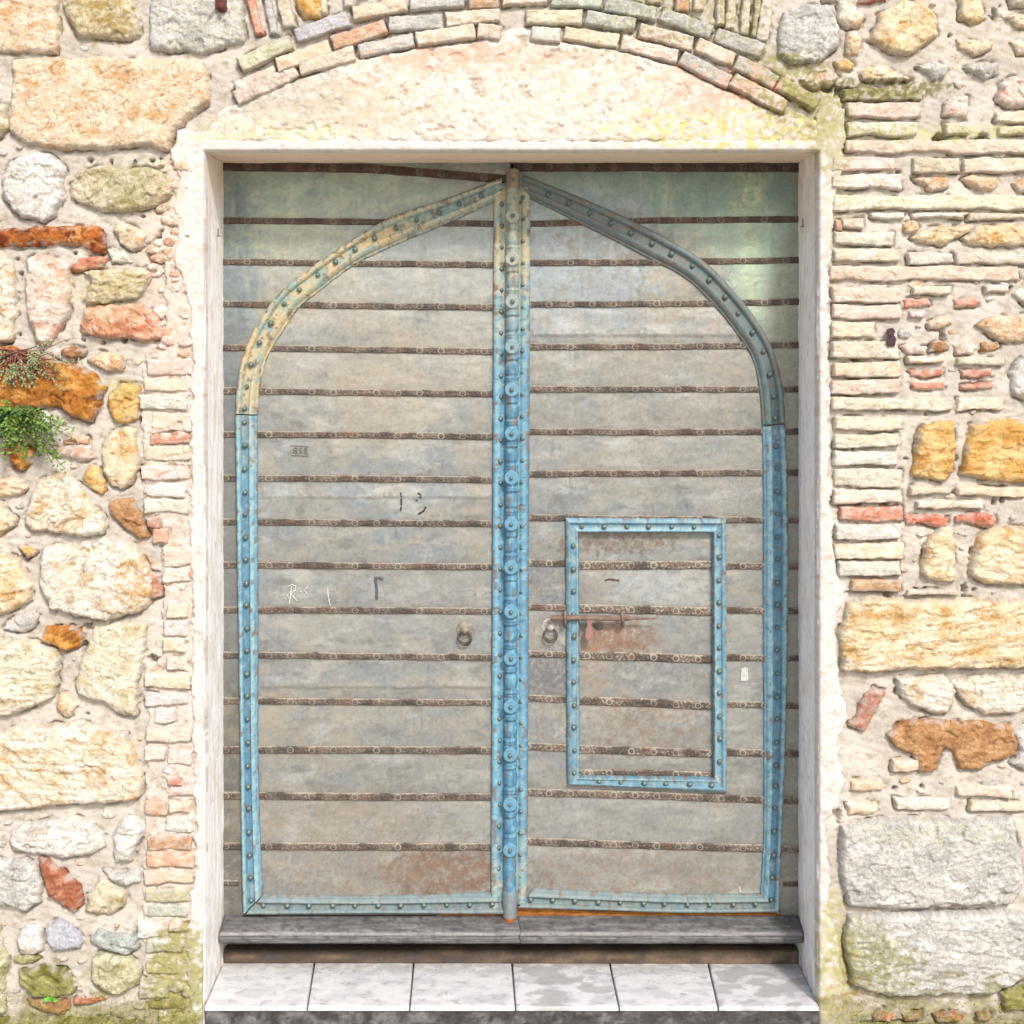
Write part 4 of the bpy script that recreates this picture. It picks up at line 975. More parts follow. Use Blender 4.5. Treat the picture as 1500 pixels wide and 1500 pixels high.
def nail_mesh():
    prof = [(.0, .0), (.0062, .0), (.0084, .0016), (.0088, .004), (.0074, .0074), (.0044, .0102), (.0, .0114)]
    ns = 14; V, F = [], []
    for (r, y) in prof:
        for k in range(ns):
            a = 2 * math.pi * k / ns; V.append((r * math.cos(a), -y, r * math.sin(a)))
    for i in range(len(prof) - 1):
        for k in range(ns):
            F.append((i * ns + k, i * ns + (k + 1) % ns, (i + 1) * ns + (k + 1) % ns, (i + 1) * ns + k))
    me = bpy.data.meshes.new('nail'); me.from_pydata(V, [], F); me.update()
    for p in me.polygons: p.use_smooth = True
    me.materials.append(M_NAIL)
    return me
NAIL = nail_mesh()
rsn = random.Random(3)
def nail(parent, px, py, h, s=1.0, plane=DEEP):
    o = bpy.data.objects.new('nail', NAIL)
    C.objects.link(o); o.parent = parent
    k = s * rsn.uniform(.9, 1.2)
    o.location = W(px, py, plane) + Vector((0, -h + .001, 0)) - root_of(parent).location
    o.rotation_euler = (rsn.uniform(-.2, .2), rsn.uniform(0, 6), rsn.uniform(-.2, .2)); o.scale = (k, k * 1.25, k)
    return o

no = lambda x, y: np.zeros(x.shape)
lit_la = lambda x, y: (.5 + .5 * sst(640, 520, y)) * (1 - .75 * sst(560, 660, x))
fade_ra = lambda x, y: .2 + .8 * sst(600, 520, y)
fade_bot = lambda x, y: .55 + 0 * x
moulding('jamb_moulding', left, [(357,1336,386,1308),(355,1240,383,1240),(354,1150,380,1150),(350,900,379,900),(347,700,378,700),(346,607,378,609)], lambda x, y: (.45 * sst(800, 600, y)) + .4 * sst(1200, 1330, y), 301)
moulding('arch_moulding', left, [(346,605,378,607),(349,560,382,564),(361,510,395,518),(387,460,417,483),(410,430,437,453),(450,397,472,424),(500,362,520,388),(570,320,583,358),(650,293,660,326),(735,261,735,291)], lit_la, 311, label='weathered mint arched moulding with sunlit cream painted in', colour=(D(136,176,176), D(214,212,184), D(140,160,150)), chip=.5)  # cream imitates sunlight on the left arch, painted into the colour
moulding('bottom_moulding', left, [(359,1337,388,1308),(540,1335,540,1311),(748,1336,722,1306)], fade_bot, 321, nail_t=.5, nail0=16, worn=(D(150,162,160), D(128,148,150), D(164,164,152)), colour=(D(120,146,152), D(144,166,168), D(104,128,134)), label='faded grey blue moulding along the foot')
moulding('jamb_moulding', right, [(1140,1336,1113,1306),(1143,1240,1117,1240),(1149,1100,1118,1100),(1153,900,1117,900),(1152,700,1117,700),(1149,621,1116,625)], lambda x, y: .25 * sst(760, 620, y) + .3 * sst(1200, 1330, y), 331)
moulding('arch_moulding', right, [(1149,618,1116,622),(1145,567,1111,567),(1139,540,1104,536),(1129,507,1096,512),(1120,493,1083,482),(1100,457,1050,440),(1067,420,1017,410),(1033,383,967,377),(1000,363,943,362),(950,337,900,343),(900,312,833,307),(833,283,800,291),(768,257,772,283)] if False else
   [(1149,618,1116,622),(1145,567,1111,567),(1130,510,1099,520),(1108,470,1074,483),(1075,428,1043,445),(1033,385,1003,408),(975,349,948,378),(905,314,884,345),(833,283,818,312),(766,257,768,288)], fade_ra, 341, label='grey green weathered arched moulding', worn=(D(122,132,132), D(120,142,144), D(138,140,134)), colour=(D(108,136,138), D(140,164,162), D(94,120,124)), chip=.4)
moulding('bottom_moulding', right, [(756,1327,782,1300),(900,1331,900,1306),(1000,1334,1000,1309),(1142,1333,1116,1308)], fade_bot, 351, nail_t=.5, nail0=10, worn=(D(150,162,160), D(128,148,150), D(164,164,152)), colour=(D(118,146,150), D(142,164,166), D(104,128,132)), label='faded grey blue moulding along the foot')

# ---- centre post: flat board with mouldings, turned half-baluster on it
def post_x(y): return 752.5 - 4.5 * (y - 250) / 1090
APROF = [(0, -.004), (0, .012), (.03, .018), (.10, .020), (.19, .018), (.22, .012), (.26, .0115), (.70, .0115), (.745, .012), (.77, .0185), (.85, .021), (.93, .0185), (.985, .012), (1, -.004)]
ast = moulding('centre_post', left, [(post_x(y) - 29, y + (28 if y > 1300 else 0), post_x(y) + 25 if y < 1300 else post_x(y) + 24, y + (16 if y > 1300 else 4)) for y in (272, 300, 400, 600, 800, 1000, 1200, 1303)], lambda x, y: .95 * sst(660, 300, y) + .6 * sst(1120, 1320, y), 361, prof=APROF, nails=False, label='blue central post carrying a turned baluster', colour=(D(104,158,190), D(150,202,216), D(82,132,168)))  # cream upper part is sunlight painted into the post's colour
y = 300
while y < 1300:
    nail(ast, post_x(y) - 17.5, y, .0115, .9); y += 31.3
y = 290
while y < 1310:
    nail(ast, post_x(y) + 14.5, y, .0115, .9); y += 32.0
ROS = [265, 318, 380, 442, 508, 570, 634, 698, 765, 828, 892, 960, 1030, 1100, 1172, 1238]
def baluster():
    zs = np.arange(248, 1349, 1.6); a = np.linspace(0, math.pi, 19)
    r = np.zeros(zs.shape)
    for i, yy in enumerate(zs):
        dn = min(abs(yy - q) for q in ROS)
        nx = [q for q in ROS if q > yy]; pv = [q for q in ROS if q <= yy]
        r0 = 9.6
        if pv and nx:
            u = (yy - pv[-1]) / (nx[0] - pv[-1])
            r0 = 8.6 + 1.6 * math.exp(-((u - .5) / .22) ** 2)
            for ru, ra, rw in ((.22, 1.6, 1.2), (.28, 1.8, 1.2), (.73, 1.8, 1.2), (.79, 1.6, 1.2)):
                r0 += ra * math.exp(-((yy - pv[-1] - ru * (nx[0] - pv[-1])) / rw) ** 2)
            r0 -= 1.2 * math.exp(-((u - .34) / .03) ** 2) + 1.2 * math.exp(-((u - .67) / .03) ** 2)
        if dn < 11: r0 = 10.2
        if yy < 276: r0 = 10.0
        if yy > 1302: r0 = 11.2 - .7 * sst(1335, 1349, yy)
        r[i] = r0 * (1 if yy > 249 else .6)
    A, Zy = np.meshgrid(a, zs); R = np.tile(r[:, None], (1, 19))
    gx = post_x(Zy) - 1.5 + R * np.cos(math.pi - A)
    h = .010 + R / 450 * np.sin(A) * 1.6
    grain = fbm(A * 3, Zy / 40, 77, 4); spot = fbm(gx / 7, Zy / 12, 78, 5, .6)
    c = mixv(np.broadcast_to(D(106, 160, 190), gx.shape + (3,)), D(84, 134, 168), grain)
    c = mix(c, D(140, 200, 218), .7 * sst(.0, .4, spot))
    top = sst(660, 330, Zy)
    c = mix(c, mixv(np.broadcast_to(D(208, 202, 168), gx.shape + (3,)), D(164, 184, 176), spot), .9 * top * sst(-.4, .2, spot + top - .4))  # sunlit cream painted into the upper baluster
    c = mix(c, D(176, 160, 130), 1.0 * (Zy < 277))
    c = mix(c, D(150, 130, 114), .8 * sst(.20, .34, fbm(gx / 7, Zy / 30, 79, 3) - .12 * np.abs(A - 1.4)))
    c = mix(c, D(150, 156, 152), .8 * sst(1296, 1304, Zy)); c = mix(c, D(180, 110, 46), 1.0 * sst(1337, 1339, Zy))
    v, f, cc = hf(gx, Zy, h, c, np.ones(gx.shape, bool), DEEP)
    o = mesh_np('baluster', v, f, M_PAINT, ast, cc)
    o['label'] = 'turned half round baluster'
    bx = empty
baluster()
def rosette_mesh():
    prof = [(.0, .0), (.0235, .0), (.0245, .003), (.0235, .0058), (.0215, .0066), (.0170, .0060), (.0130, .0058), (.0105, .0062), (.0, .0066)]
    ns = 28; V, F = [], []
    for (r, q) in prof:
        for k in range(ns):
            a = 2 * math.pi * k / ns; V.append((r * math.cos(a), -q, r * math.sin(a)))
    for i in range(len(prof) - 1):
        for k in range(ns):
            F.append((i * ns + k, i * ns + (k + 1) % ns, (i + 1) * ns + (k + 1) % ns, (i + 1) * ns + k))
    return np.array(V), np.array(F)
rv, rf = rosette_mesh()
for i, q in enumerate(ROS):
    if i == 0: nail(ast, post_x(q) - 1, q, .045, .9); continue
    p = W(post_x(q) - 1.5, q, DEEP); V = rv + np.array(p) + np.array((0, -.0435, 0))
    V0 = rv.copy(); 
    top = float(sst(660, 330, np.array(float(q))))
    c = mix(np.broadcast_to(D(110, 164, 192), (len(V), 3)), D(140, 194, 214), .45 * sst(-.1, .4, fbm(V[:, 0] * 90, V[:, 2] * 90, i, 4)))
    c = mix(c, D(190, 188, 164), np.full(len(V), .85 * top))  # upper rosettes carry the same painted-in sunlight
    # a short collar so the disc sits on the baluster
    o = mesh_np('rosette', V, rf, M_PAINT, ast, c)
    nail(ast, post_x(q) - 1.5, q, .0500, .75)

# ---- wicket door in the right leaf
wk_c = (D(116,164,184), D(156,196,208), D(98,144,168))
fo = [(828, 758), (1063, 759), (1064, 1159), (831, 1148)]
fi = [(848, 780), (1043, 780), (1044, 1138), (849, 1136)]
WP = [(0, -.006), (0, .012), (.05, .018), (.22, .024), (.30, .026), (.38, .020), (.42, .0185), (.70, .0185), (.76, .021), (.84, .0245), (.92, .021), (.97, .012), (1, .006), (1, -.02)]
frame_parts = []
def wpairs(i, j, n=6):
    return [(fo[i][0] + (fo[j][0] - fo[i][0]) * k / n, fo[i][1] + (fo[j][1] - fo[i][1]) * k / n, fi[i][0] + (fi[j][0] - fi[i][0]) * k / n, fi[i][1] + (fi[j][1] - fi[i][1]) * k / n) for k in range(n + 1)]
wick = None
gseed = 1400
wparts = []
wxs = [848, 945, 1043]
wl = [[770,770,770],[828,828,827],[891,893,896],[960,962,966],[1026,1029,1034],[1097,1100,1104],[1131,1132,1135],[1147,1147,1147]]
for k in range(7):
    wparts.append(sheet(right, wxs, wl[k], wl[k + 1], 840, 1052, gseed + 13 * k, None, DEEP + .010, (), .8))
v, f, c = join(wparts)
wick = mesh_np('wicket_door', v, f, M_SHEET, right, c)
wick['label'] = 'small rust stained wicket door framed in blue'
for k in range(1, 7):
    v, f, c = strap(wxs, wl[k], 840, 1052, gseed + 200 + 7 * k, 13 if k < 6 else 9, None, DEEP + .010, 32.5, 876, .95)
    mesh_np('iron_strap', v, f, M_STRAP, wick, c)
for (i, j) in ((0, 1), (1, 2), (2, 3), (3, 0)):
    moulding('frame_rail', wick, wpairs(i, j), lambda x, y: .25 + 0 * x, gseed + 300 + i, .56, 14, 33.5, WP, 1.0, None, wk_c, True, .3)

# ---- ironwork on the leaves
def tube(pts, r, ns=10, closed=False):
    pts = [Vector(p) for p in pts]; n = len(pts); V, F = [], []
    for i, p in enumerate(pts):
        a = pts[(i - 1) % n] if closed or i else pts[0]; b = pts[(i + 1) % n] if closed or i < n - 1 else pts[-1]
        t = (b - a).normalized(); u = t.cross(Vector((0, 1, .013)))
        if u.length < 1e-4: u = t.cross(Vector((1, 0, 0)))
        u.normalize(); w_ = t.cross(u)
        rr = r[i] if hasattr(r, '__len__') else r
        for k in range(ns):
            q = 2 * math.pi * k / ns
            V.append(p + u * rr * math.cos(q) + w_ * rr * math.sin(q))
    for i in range(n if closed else n - 1):
        for k in range(ns):
            F.append((i * ns + k, i * ns + (k + 1) % ns, ((i + 1) % n) * ns + (k + 1) % ns, ((i + 1) % n) * ns + k))
    return np.array(V), np.array(F)[:, ::-1]

def turned(prof, p, ns=28):
    V, F = [], []
    for (r, q) in prof:
        for k in range(ns):
            a = 2 * math.pi * k / ns; V.append((p[0] + r * math.cos(a), p[1] - q, p[2] + r * math.sin(a)))
    for i in range(len(prof) - 1):
        for k in range(ns):
            F.append((i * ns + k, i * ns + (k + 1) % ns, (i + 1) * ns + (k + 1) % ns, (i + 1) * ns + k))
    return np.array(V), np.array(F)

def tintc(V, a, b, seed, sc=60):
    return mixv(np.broadcast_to(a, (len(V), 3)), b, fbm(V[:, 0] * sc + V[:, 1] * 31, V[:, 2] * sc, seed, 4) * 1.2)

for root, px, py, ca, cb in ((left, 681, 922, D(168, 160, 144), D(140, 130, 114)), (right, 806, 918, D(206, 204, 198), D(168, 160, 148))):
    p = W(px, py, DEEP)
    V, F = turned([(.0, .0), (.030, .0), (.030, .003), (.026, .0055), (.022, .005), (.020, .008), (.014, .010), (.012, .016), (.0085, .022), (0, .024)], p)
    h_ = mesh_np('ring_handle', V, F, M_IRON, root, tintc(V, ca, cb, px))
    cz = p.z - .027
    V, F = tube([(p.x + .0225 * math.sin(a), p.y - .017 - .003 * math.cos(a), cz - .0225 * math.cos(a)) for a in np.linspace(0, 2 * math.pi, 37)[:-1]], .0036, 10, True)
    mesh_np('ring', V, F, M_IRON, h_, tintc(V, D(72, 66, 58), D(104, 96, 84), px + 1))
    V, F = tube([(p.x + .016 * math.cos(a), p.y - .010, cz - .002 - .013 * math.sin(a)) for a in np.linspace(.3, math.pi - .3, 15)], .0026, 8)
    mesh_np('strike_plate', V, F, M_IRON, h_, tintc(V, D(120, 112, 98), D(150, 140, 126), px + 2))

RUST = (D(146, 124, 110), D(126, 100, 86))
yb = DEEP - .030
def rod(x0, x1, y, r0, r1, pl): 
    n = 14; return tube([tuple(W(x0 + (x1 - x0) * k / n, y + .5 * k / n, pl)) for k in range(n + 1)], [max(.0008, r0 + (r1 - r0) * k / n) for k in range(n + 1)], 10)
V1, F1 = rod(806, 922, 905, .0092, .0092, yb); V2, F2 = rod(920, 962, 905.5, .0060, .0030, yb)
V, F, K = join([(V1, F1, np.zeros((len(V1), 3))), (V2, F2, np.zeros((len(V2), 3)))])
bolt = mesh_np('slide_bolt', V, F, M_IRON, right, tintc(V, D(150, 130, 114), RUST[1], 5))
bolt['label'] = 'long rusty sliding bolt across the wicket door'
for px in (828, 912):
    pl = DEEP - .004
    V, F = tube([tuple(W(px, 895, pl)), tuple(W(px, 898, yb - .006)), tuple(W(px, 905, yb - .012)), tuple(W(px, 912, yb - .006)), tuple(W(px, 917, pl))], .006, 8)
    mesh_np('bolt_keeper', V, F, M_IRON, bolt, tintc(V, *RUST, px))
HP = [(857,902),(872,903),(868,911),(866,915),(869,921),(868,934),(866,938),(859,938),(857,933),(858,921),(861,915),(859,910)]
bmv = [W(a, b, DEEP - .036) for a, b in HP] + [W(a, b, DEEP - .026) for a, b in HP]
nn = len(HP)
me = bpy.data.meshes.new('hasp'); 
me.from_pydata([tuple(q - right.location) for q in bmv], [], [tuple(range(nn))[::-1], tuple(range(nn, 2 * nn))] + [(k, (k + 1) % nn, nn + (k + 1) % nn, nn + k) for k in range(nn)])
bm = bmesh.new(); bm.from_mesh(me); bmesh.ops.recalc_face_normals(bm, faces=bm.faces); bmesh.ops.bevel(bm, geom=bm.edges[:], offset=.0015, segments=2, affect='EDGES'); bm.to_mesh(me); bm.free()
ca_ = me.color_attributes.new('tint', 'FLOAT_COLOR', 'POINT')
for d_ in ca_.data: d_.color = (*D(168, 128, 118), 1)
me.materials.append(M_IRON)
hs = link(bpy.data.objects.new('hasp', me), bolt); hs['label'] = 'pinkish rusty hasp hanging from the bolt'
p = W(877, 916, DEEP + .008)
V, F = turned([(0, 0), (.016, 0), (.016, .004), (.011, .005), (.008, .008), (.003, .014), (0, .015)], p, 20)
mesh_np('lock_boss', V, F, M_IRON, wick, tintc(V, D(120, 116, 104), D(150, 140, 120), 3))

# ---- writing and marks on the metal
def strokes(lines, wd, col, name, parent, label, lift=.0068, plane=DEEP, seed=1):
    P = []
    for ln in lines:
        q = [np.array(p, float) for p in ln]
        pts = []
        for a, b in zip(q[:-1], q[1:]):
            n = max(2, int(np.hypot(*(b - a)) / 1.2))
            for k in range(n): pts.append(a + (b - a) * k / n)
        pts.append(q[-1]); pts = np.array(pts)
        t = np.gradient(pts, axis=0); t /= np.linalg.norm(t, axis=1)[:, None] + 1e-9
        nrm = np.stack([-t[:, 1], t[:, 0]], 1)
        ww = wd / 2 * (1 + .45 * fbm(pts[:, 0] / 4, pts[:, 1] / 4, seed, 3))[:, None]
        A, B = pts - nrm * ww, pts + nrm * ww
        gx = np.stack([A[:, 0], pts[:, 0], B[:, 0]]); gy = np.stack([A[:, 1], pts[:, 1], B[:, 1]])
        h = np.full(gx.shape, lift); h[0] -= .0025; h[2] -= .0025
        v, f, c = hf(gx, gy, h, np.broadcast_to(col, gx.shape + (3,)), np.ones(gx.shape, bool), plane)
        a = v[f[:, 1]] - v[f[:, 0]]; b = v[f[:, 2]] - v[f[:, 0]]
        if np.cross(a, b)[:, 1].sum() > 0: f = f[:, ::-1]
        P.append((v, f, c))
    v, f, c = join(P)
    o = mesh_np(name, v, f, M_MARK, parent, c); o['label'] = label
strokes([[(424,884),(426,872),(427,858)], [(422,859),(428,856),(433,858),(433,864),(428,868)], [(426,869),(430,874),(436,880)], [(420,870),(424,877)], [(451,859),(446,864),(450,870)], [(440,866),(442,867)], [(480,861),(481,874),(484,887)], [(481,880),(484,878)]], 1.5, D(232,230,224), 'chalk_mark', left, 'white chalk scrawl reading RC and a stroke')
strokes([[(587,721),(588,728)], [(588,730),(588,740)], [(588,742),(587,748)], [(612,722),(617,725),(617,729),(614,728)], [(609,733),(612,733)], [(624,742),(621,748),(613,753)]], 2.3, D(72,74,80), 'paint_mark', left, 'worn dark painted number like a 13')
strokes([[(552,878),(552,862),(550,848)], [(549,847),(556,846),(561,849)]], 3.6, D(104,106,112), 'paint_mark', left, 'faded dark brush stroke like a letter r')
strokes([[(886,850),(892,848),(899,849),(907,850)]], 2.6, D(112,88,70), 'scratch_mark', wick, 'brown gouge on the wicket', plane=DEEP + .010)
strokes([[(1087,978),(1087,997)], [(1090,977),(1090,997)], [(1093,978),(1094,996)]], 4.6, D(226,226,220), 'paper_scrap', right, 'torn white paper scrap stuck by the jamb')
strokes([[(1083,1298),(1084,1306)]], 2.2, D(226,226,216), 'paint_mark', right, 'small white paint drip')
PL = D(172, 168, 154)
strokes([[(427,652),(452,653),(452,667),(427,666),(427,652)]], 1.3, PL, 'stamp', left, 'stamped maker plate with three raised characters', .0080)
strokes([[(433,655),(430,657),(433,660),(436,657),(433,655)], [(433,660),(429,663),(433,665),(436,663),(433,660)], [(443,656),(439,657),(441,660),(442,663),(439,664)], [(448,655),(446,658),(449,660),(450,657),(448,655)], [(448,660),(446,663),(449,665),(450,662)]], 1.1, D(140,134,122), 'stamp', left, 'raised characters on the stamped plate', .0082)

# ================================================================== THRESHOLD AND STEP
def slab(prof, x0, x1, n, seed, colf, wob=.0012, parent=None, name='', mat=None, ends=True):
    """prof: closed section as (y, z) in world metres, drawn out along x"""
    xs = np.linspace(x0, x1, n); m = len(prof)
    U, Kk = np.meshgrid(xs, np.arange(m), indexing='ij')
    Y = np.array([p[0] for p in prof])[Kk] + wob * fbm(U * 9, Kk * .9, seed, 4); Z = np.array([p[1] for p in prof])[Kk] + wob * fbm(U * 9 + 40, Kk * .9, seed + 1, 4)
    V = np.stack([U, Y, Z], -1).reshape(-1, 3); F = []
    for i in range(n - 1):
        for k in range(m):
            F.append((i * m + k, (i + 1) * m + k, (i + 1) * m + (k + 1) % m, i * m + (k + 1) % m))
    return V, np.array(F)

def dens(prof, k):
    out = []
    for a, b in zip(prof, prof[1:] + prof[:1]):
        for t in range(k): out.append((a[0] + (b[0] - a[0]) * t / k, a[1] + (b[1] - a[1]) * t / k))
    return out

thr = tag(empty('threshold', W(750, 1385, .22)), 'dark grey weathered wooden sill under the door, split near the middle', 'threshold')
zs0, zs1, zs2 = W(0, 1340, .30).z, W(0, 1367, .205).z, W(0, 1383, .205).z
sec = [(.345, zs0 + .001), (.296, zs0), (.262, zs0 - .006), (.232, zs0 - .012), (.210, zs1 + .003), (.203, zs1 - .003), (.200, zs1 - .009), (.202, zs1 - .012), (.200, zs1 - .015), (.200, zs2 + .010), (.203, zs2 + .004), (.210, zs2), (.345, zs2)]
kx = lambda px, y: W(px, 0, y).x
xl_, xr_, xm_ = kx(301, 0) + .003, kx(1197, 0) - .003, kx(761, .21)
for (a, b, sd_) in ((xl_, xm_ - .0012, 5), (xm_ + .0012, xr_, 9)):
    V, F = slab(dens(sec, 3), a, b, 150, sd_, None)
    m = len(dens(sec, 3))
    # skew the split a little
    e = np.exp(-np.abs(V[:, 0] - xm_) / .02); V[:, 0] += e * .004 * np.sin(V[:, 2] * 220)
    ends = np.array([[0, m - 1, m - 2, 1]])
    n1 = fbm(V[:, 0] * 5, V[:, 2] * 160 + V[:, 1] * 120, sd_, 5, .6); n2 = fbm(V[:, 0] * 22, V[:, 1] * 40 + V[:, 2] * 40, sd_ + 2, 4)
    c = mix(np.broadcast_to(S(98, 97, 96), (len(V), 3)), S(134, 132, 131), .9 * sst(-.2, .4, n1))
    c = mix(c, S(78, 74, 74), .8 * sst(.05, .45, n2))
    c = mix(c, S(196, 192, 190), .35 * np.exp(-((V[:, 2] - zs1 + .002) / .004) ** 2))
    o = mesh_np('sill_board', V, F, M_SILL, thr, c)
    bm = bmesh.new(); bm.from_mesh(o.data); bmesh.ops.holes_fill(bm, edges=[e_ for e_ in bm.edges if e_.is_boundary], sides=0); bmesh.ops.recalc_face_normals(bm, faces=bm.faces); bm.to_mesh(o.data); bm.free()
zk0, zk1 = W(0, 1393, .29).z, ZE - 2.178
V, F = slab(dens([(.285, zk1 - .01), (.34, zk1 - .01), (.34, zk0), (.285, zk0)], 3), xl_, xr_, 120, 31, None, .0015)
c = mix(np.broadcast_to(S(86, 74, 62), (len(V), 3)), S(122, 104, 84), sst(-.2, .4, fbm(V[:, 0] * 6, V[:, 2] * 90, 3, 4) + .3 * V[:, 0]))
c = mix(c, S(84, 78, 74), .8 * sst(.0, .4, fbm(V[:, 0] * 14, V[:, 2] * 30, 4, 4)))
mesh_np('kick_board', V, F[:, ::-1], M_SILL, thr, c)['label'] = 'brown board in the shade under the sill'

step = tag(empty('door_step', W(750, 1537, 0)), 'stone doorstep with pale marble tiles and a dark grey riser', 'step')
ZT = ZE - 2.178; YF = -.020
# dark body of the step
V, F, K = box_np(W(301, 0, YF).x, W(1199, 0, YF).x, YF + .010, .36, 0, ZT - .014)
n = 260
def riser():
    xs = np.linspace(W(300, 0, YF).x, W(1200, 0, YF).x, n); zz = np.linspace(0, ZT - .012, 50)
    X, Z = np.meshgrid(xs, zz)
    h = .004 * fbm(X * 9, Z * 9, 3, 5, .6) + .002 * facets(X * 30, Z * 30, 4) + .001 * fbm(X * 60, Z * 60, 5, 3)
    Vv = np.stack([X, YF + .006 - h, Z], -1).reshape(-1, 3)
    c = mix(np.broadcast_to(S(78, 76, 76), X.shape + (3,)), S(120, 118, 118), sst(-.2, .4, fbm(X * 12, Z * 14, 6, 5, .6)))
    c = mix(c, S(64, 62, 62), .8 * sst(.0, .4, fbm(X * 30, Z * 30, 7, 4)))
    return Vv, grid_faces(50, n), c.reshape(-1, 3)
a = riser()
v, f, c = join([(V, F, K * 0 + S(150, 147, 144)), a])
mesh_np('riser', v, f, M_DARKSTONE, step, c)
cuts_f = [300, 450, 600, 755, 907, 1052, 1200]; cuts_b = [327, 461, 606, 750, 893, 1037, 1172]
rs5 = np.random.RandomState(8)
for k in range(6):
    xa0, xa1 = W(cuts_f[k] + (1.0 if k else 0), 0, YF).x, W(cuts_f[k + 1] - (1.0 if k < 5 else 0), 0, YF).x
    xb0, xb1 = W(cuts_b[k] + (1.0 if k else -2), 0, DEEP).x, W(cuts_b[k + 1] - (1.0 if k < 5 else -2), 0, DEEP).x
    if k == 0: xb0 = W(300, 0, 0).x + .001
    if k == 5: xb1 = W(1198, 0, 0).x - .001
    nu, nv = 70, 60
    u = np.concatenate([[0, .004], np.linspace(.012, .988, nu - 4), [.996, 1]]); vv = np.concatenate([[0, 0.0, .006, .015], np.linspace(.03, 1, nv - 4)])
    U, Vv = np.meshgrid(u, vv)
    wob = .0012 * fbm(U * 6, Vv * 5, 60 + k, 4)
    X = (xa0 + (xa1 - xa0) * U) * (1 - Vv) + (xb0 + (xb1 - xb0) * U) * Vv
    Y = YF + (DEEP - .01 - YF) * Vv + .0015 * fbm(U * 12, Vv * 0 + k, 70, 3) * (Vv < .05)
    Z = ZT + rs5.uniform(-.0012, .0012) + wob * .6
    ed = np.minimum(np.minimum(u, 1 - u)[None, :] / .012, np.minimum(Vv / .015, 1)); Z = Z - .0025 * (1 - np.clip(ed, 0, 1)) ** 2
    chip = sst(.25, .5, fbm(U * 18, Vv * 3, 80 + k, 3)) * (Vv < .03); Z = Z - .004 * chip
    Z[0] = ZT - .014; Y[0] = YF
    Z[:, 0] = np.where(k, ZT - .012, Z[:, 0]); Z[:, -1] = np.where(k < 5, ZT - .012, Z[:, -1])
    gx_, gy_ = X * 450, Y * 450
    c = mix(np.broadcast_to(S(234, 233, 232, .74), X.shape + (3,)), S(214, 213, 213, .74), sst(-.2, .4, fbm(gx_ / 50, gy_ / 30, 90 + k, 4)))
    vein = sst(.80, .94, ridge(gx_ / 46 + .5 * fbm(gx_ / 20, gy_ / 20, 3, 3), gy_ / 40 + k, 91 + k, 3) )
    c = mix(c, S(130, 128, 128, .66), .85 * vein * sst(-.1, .3, fbm(gx_ / 40, gy_ / 30, 97 + k, 3)))
    c = mix(c, S(120, 116, 112), .5 * sst(.3, .55, fbm(gx_ / 5, gy_ / 5, 111 + k, 3)) * sst(.26, .02, DEEP - Y))
    c = mix(c, S(170, 167, 164, .66), .5 * sst(.1, .5, fbm(gx_ / 24, gy_ / 18, 113 + k, 5, .65)))
    c = mix(c, S(176, 172, 168), .75 * sst(.22, .0, (DEEP - Y)) ** 1 * sst(.12, .0, DEEP - Y) * sst(-.4, .2, fbm(gx_ / 16, gy_ / 12, 99, 4)))   # dust swept against the sill
    c = mix(c, S(190, 188, 186, .64), .7 * (k in (3, 5)) * sst(-.05, .12, fbm(gx_ / 46, gy_ / 30, 101 + k, 2)))
    mesh_np('tread_tile', np.stack([X, Y, Z], -1).reshape(-1, 3), grid_faces(len(vv), len(u)), M_MARBLE, step, c.reshape(-1, 3))

# ================================================================== SMALL THINGS ON THE WALL
def leafy(rs, base, dirv, ln, wd, up):
    t = Vector(dirv).normalized(); s = t.cross(Vector(up)).normalized(); nrm = s.cross(t)
    V = []
    for (a, b) in ((0, .12), (.3, .85), (.62, 1.0), (1, .05)):
        cpt = Vector(base) + t * ln * a + nrm * (ln * .22 * math.sin(a * 2.4))
        V += [cpt - s * wd / 2 * b, cpt + nrm * (-.1 * wd * b), cpt + s * wd / 2 * b]
    F = []
    for i in range(3):
        F += [(i * 3, i * 3 + 1, i * 3 + 4, i * 3 + 3), (i * 3 + 1, i * 3 + 2, i * 3 + 5, i * 3 + 4)]
    return np.array(V), np.array(F)

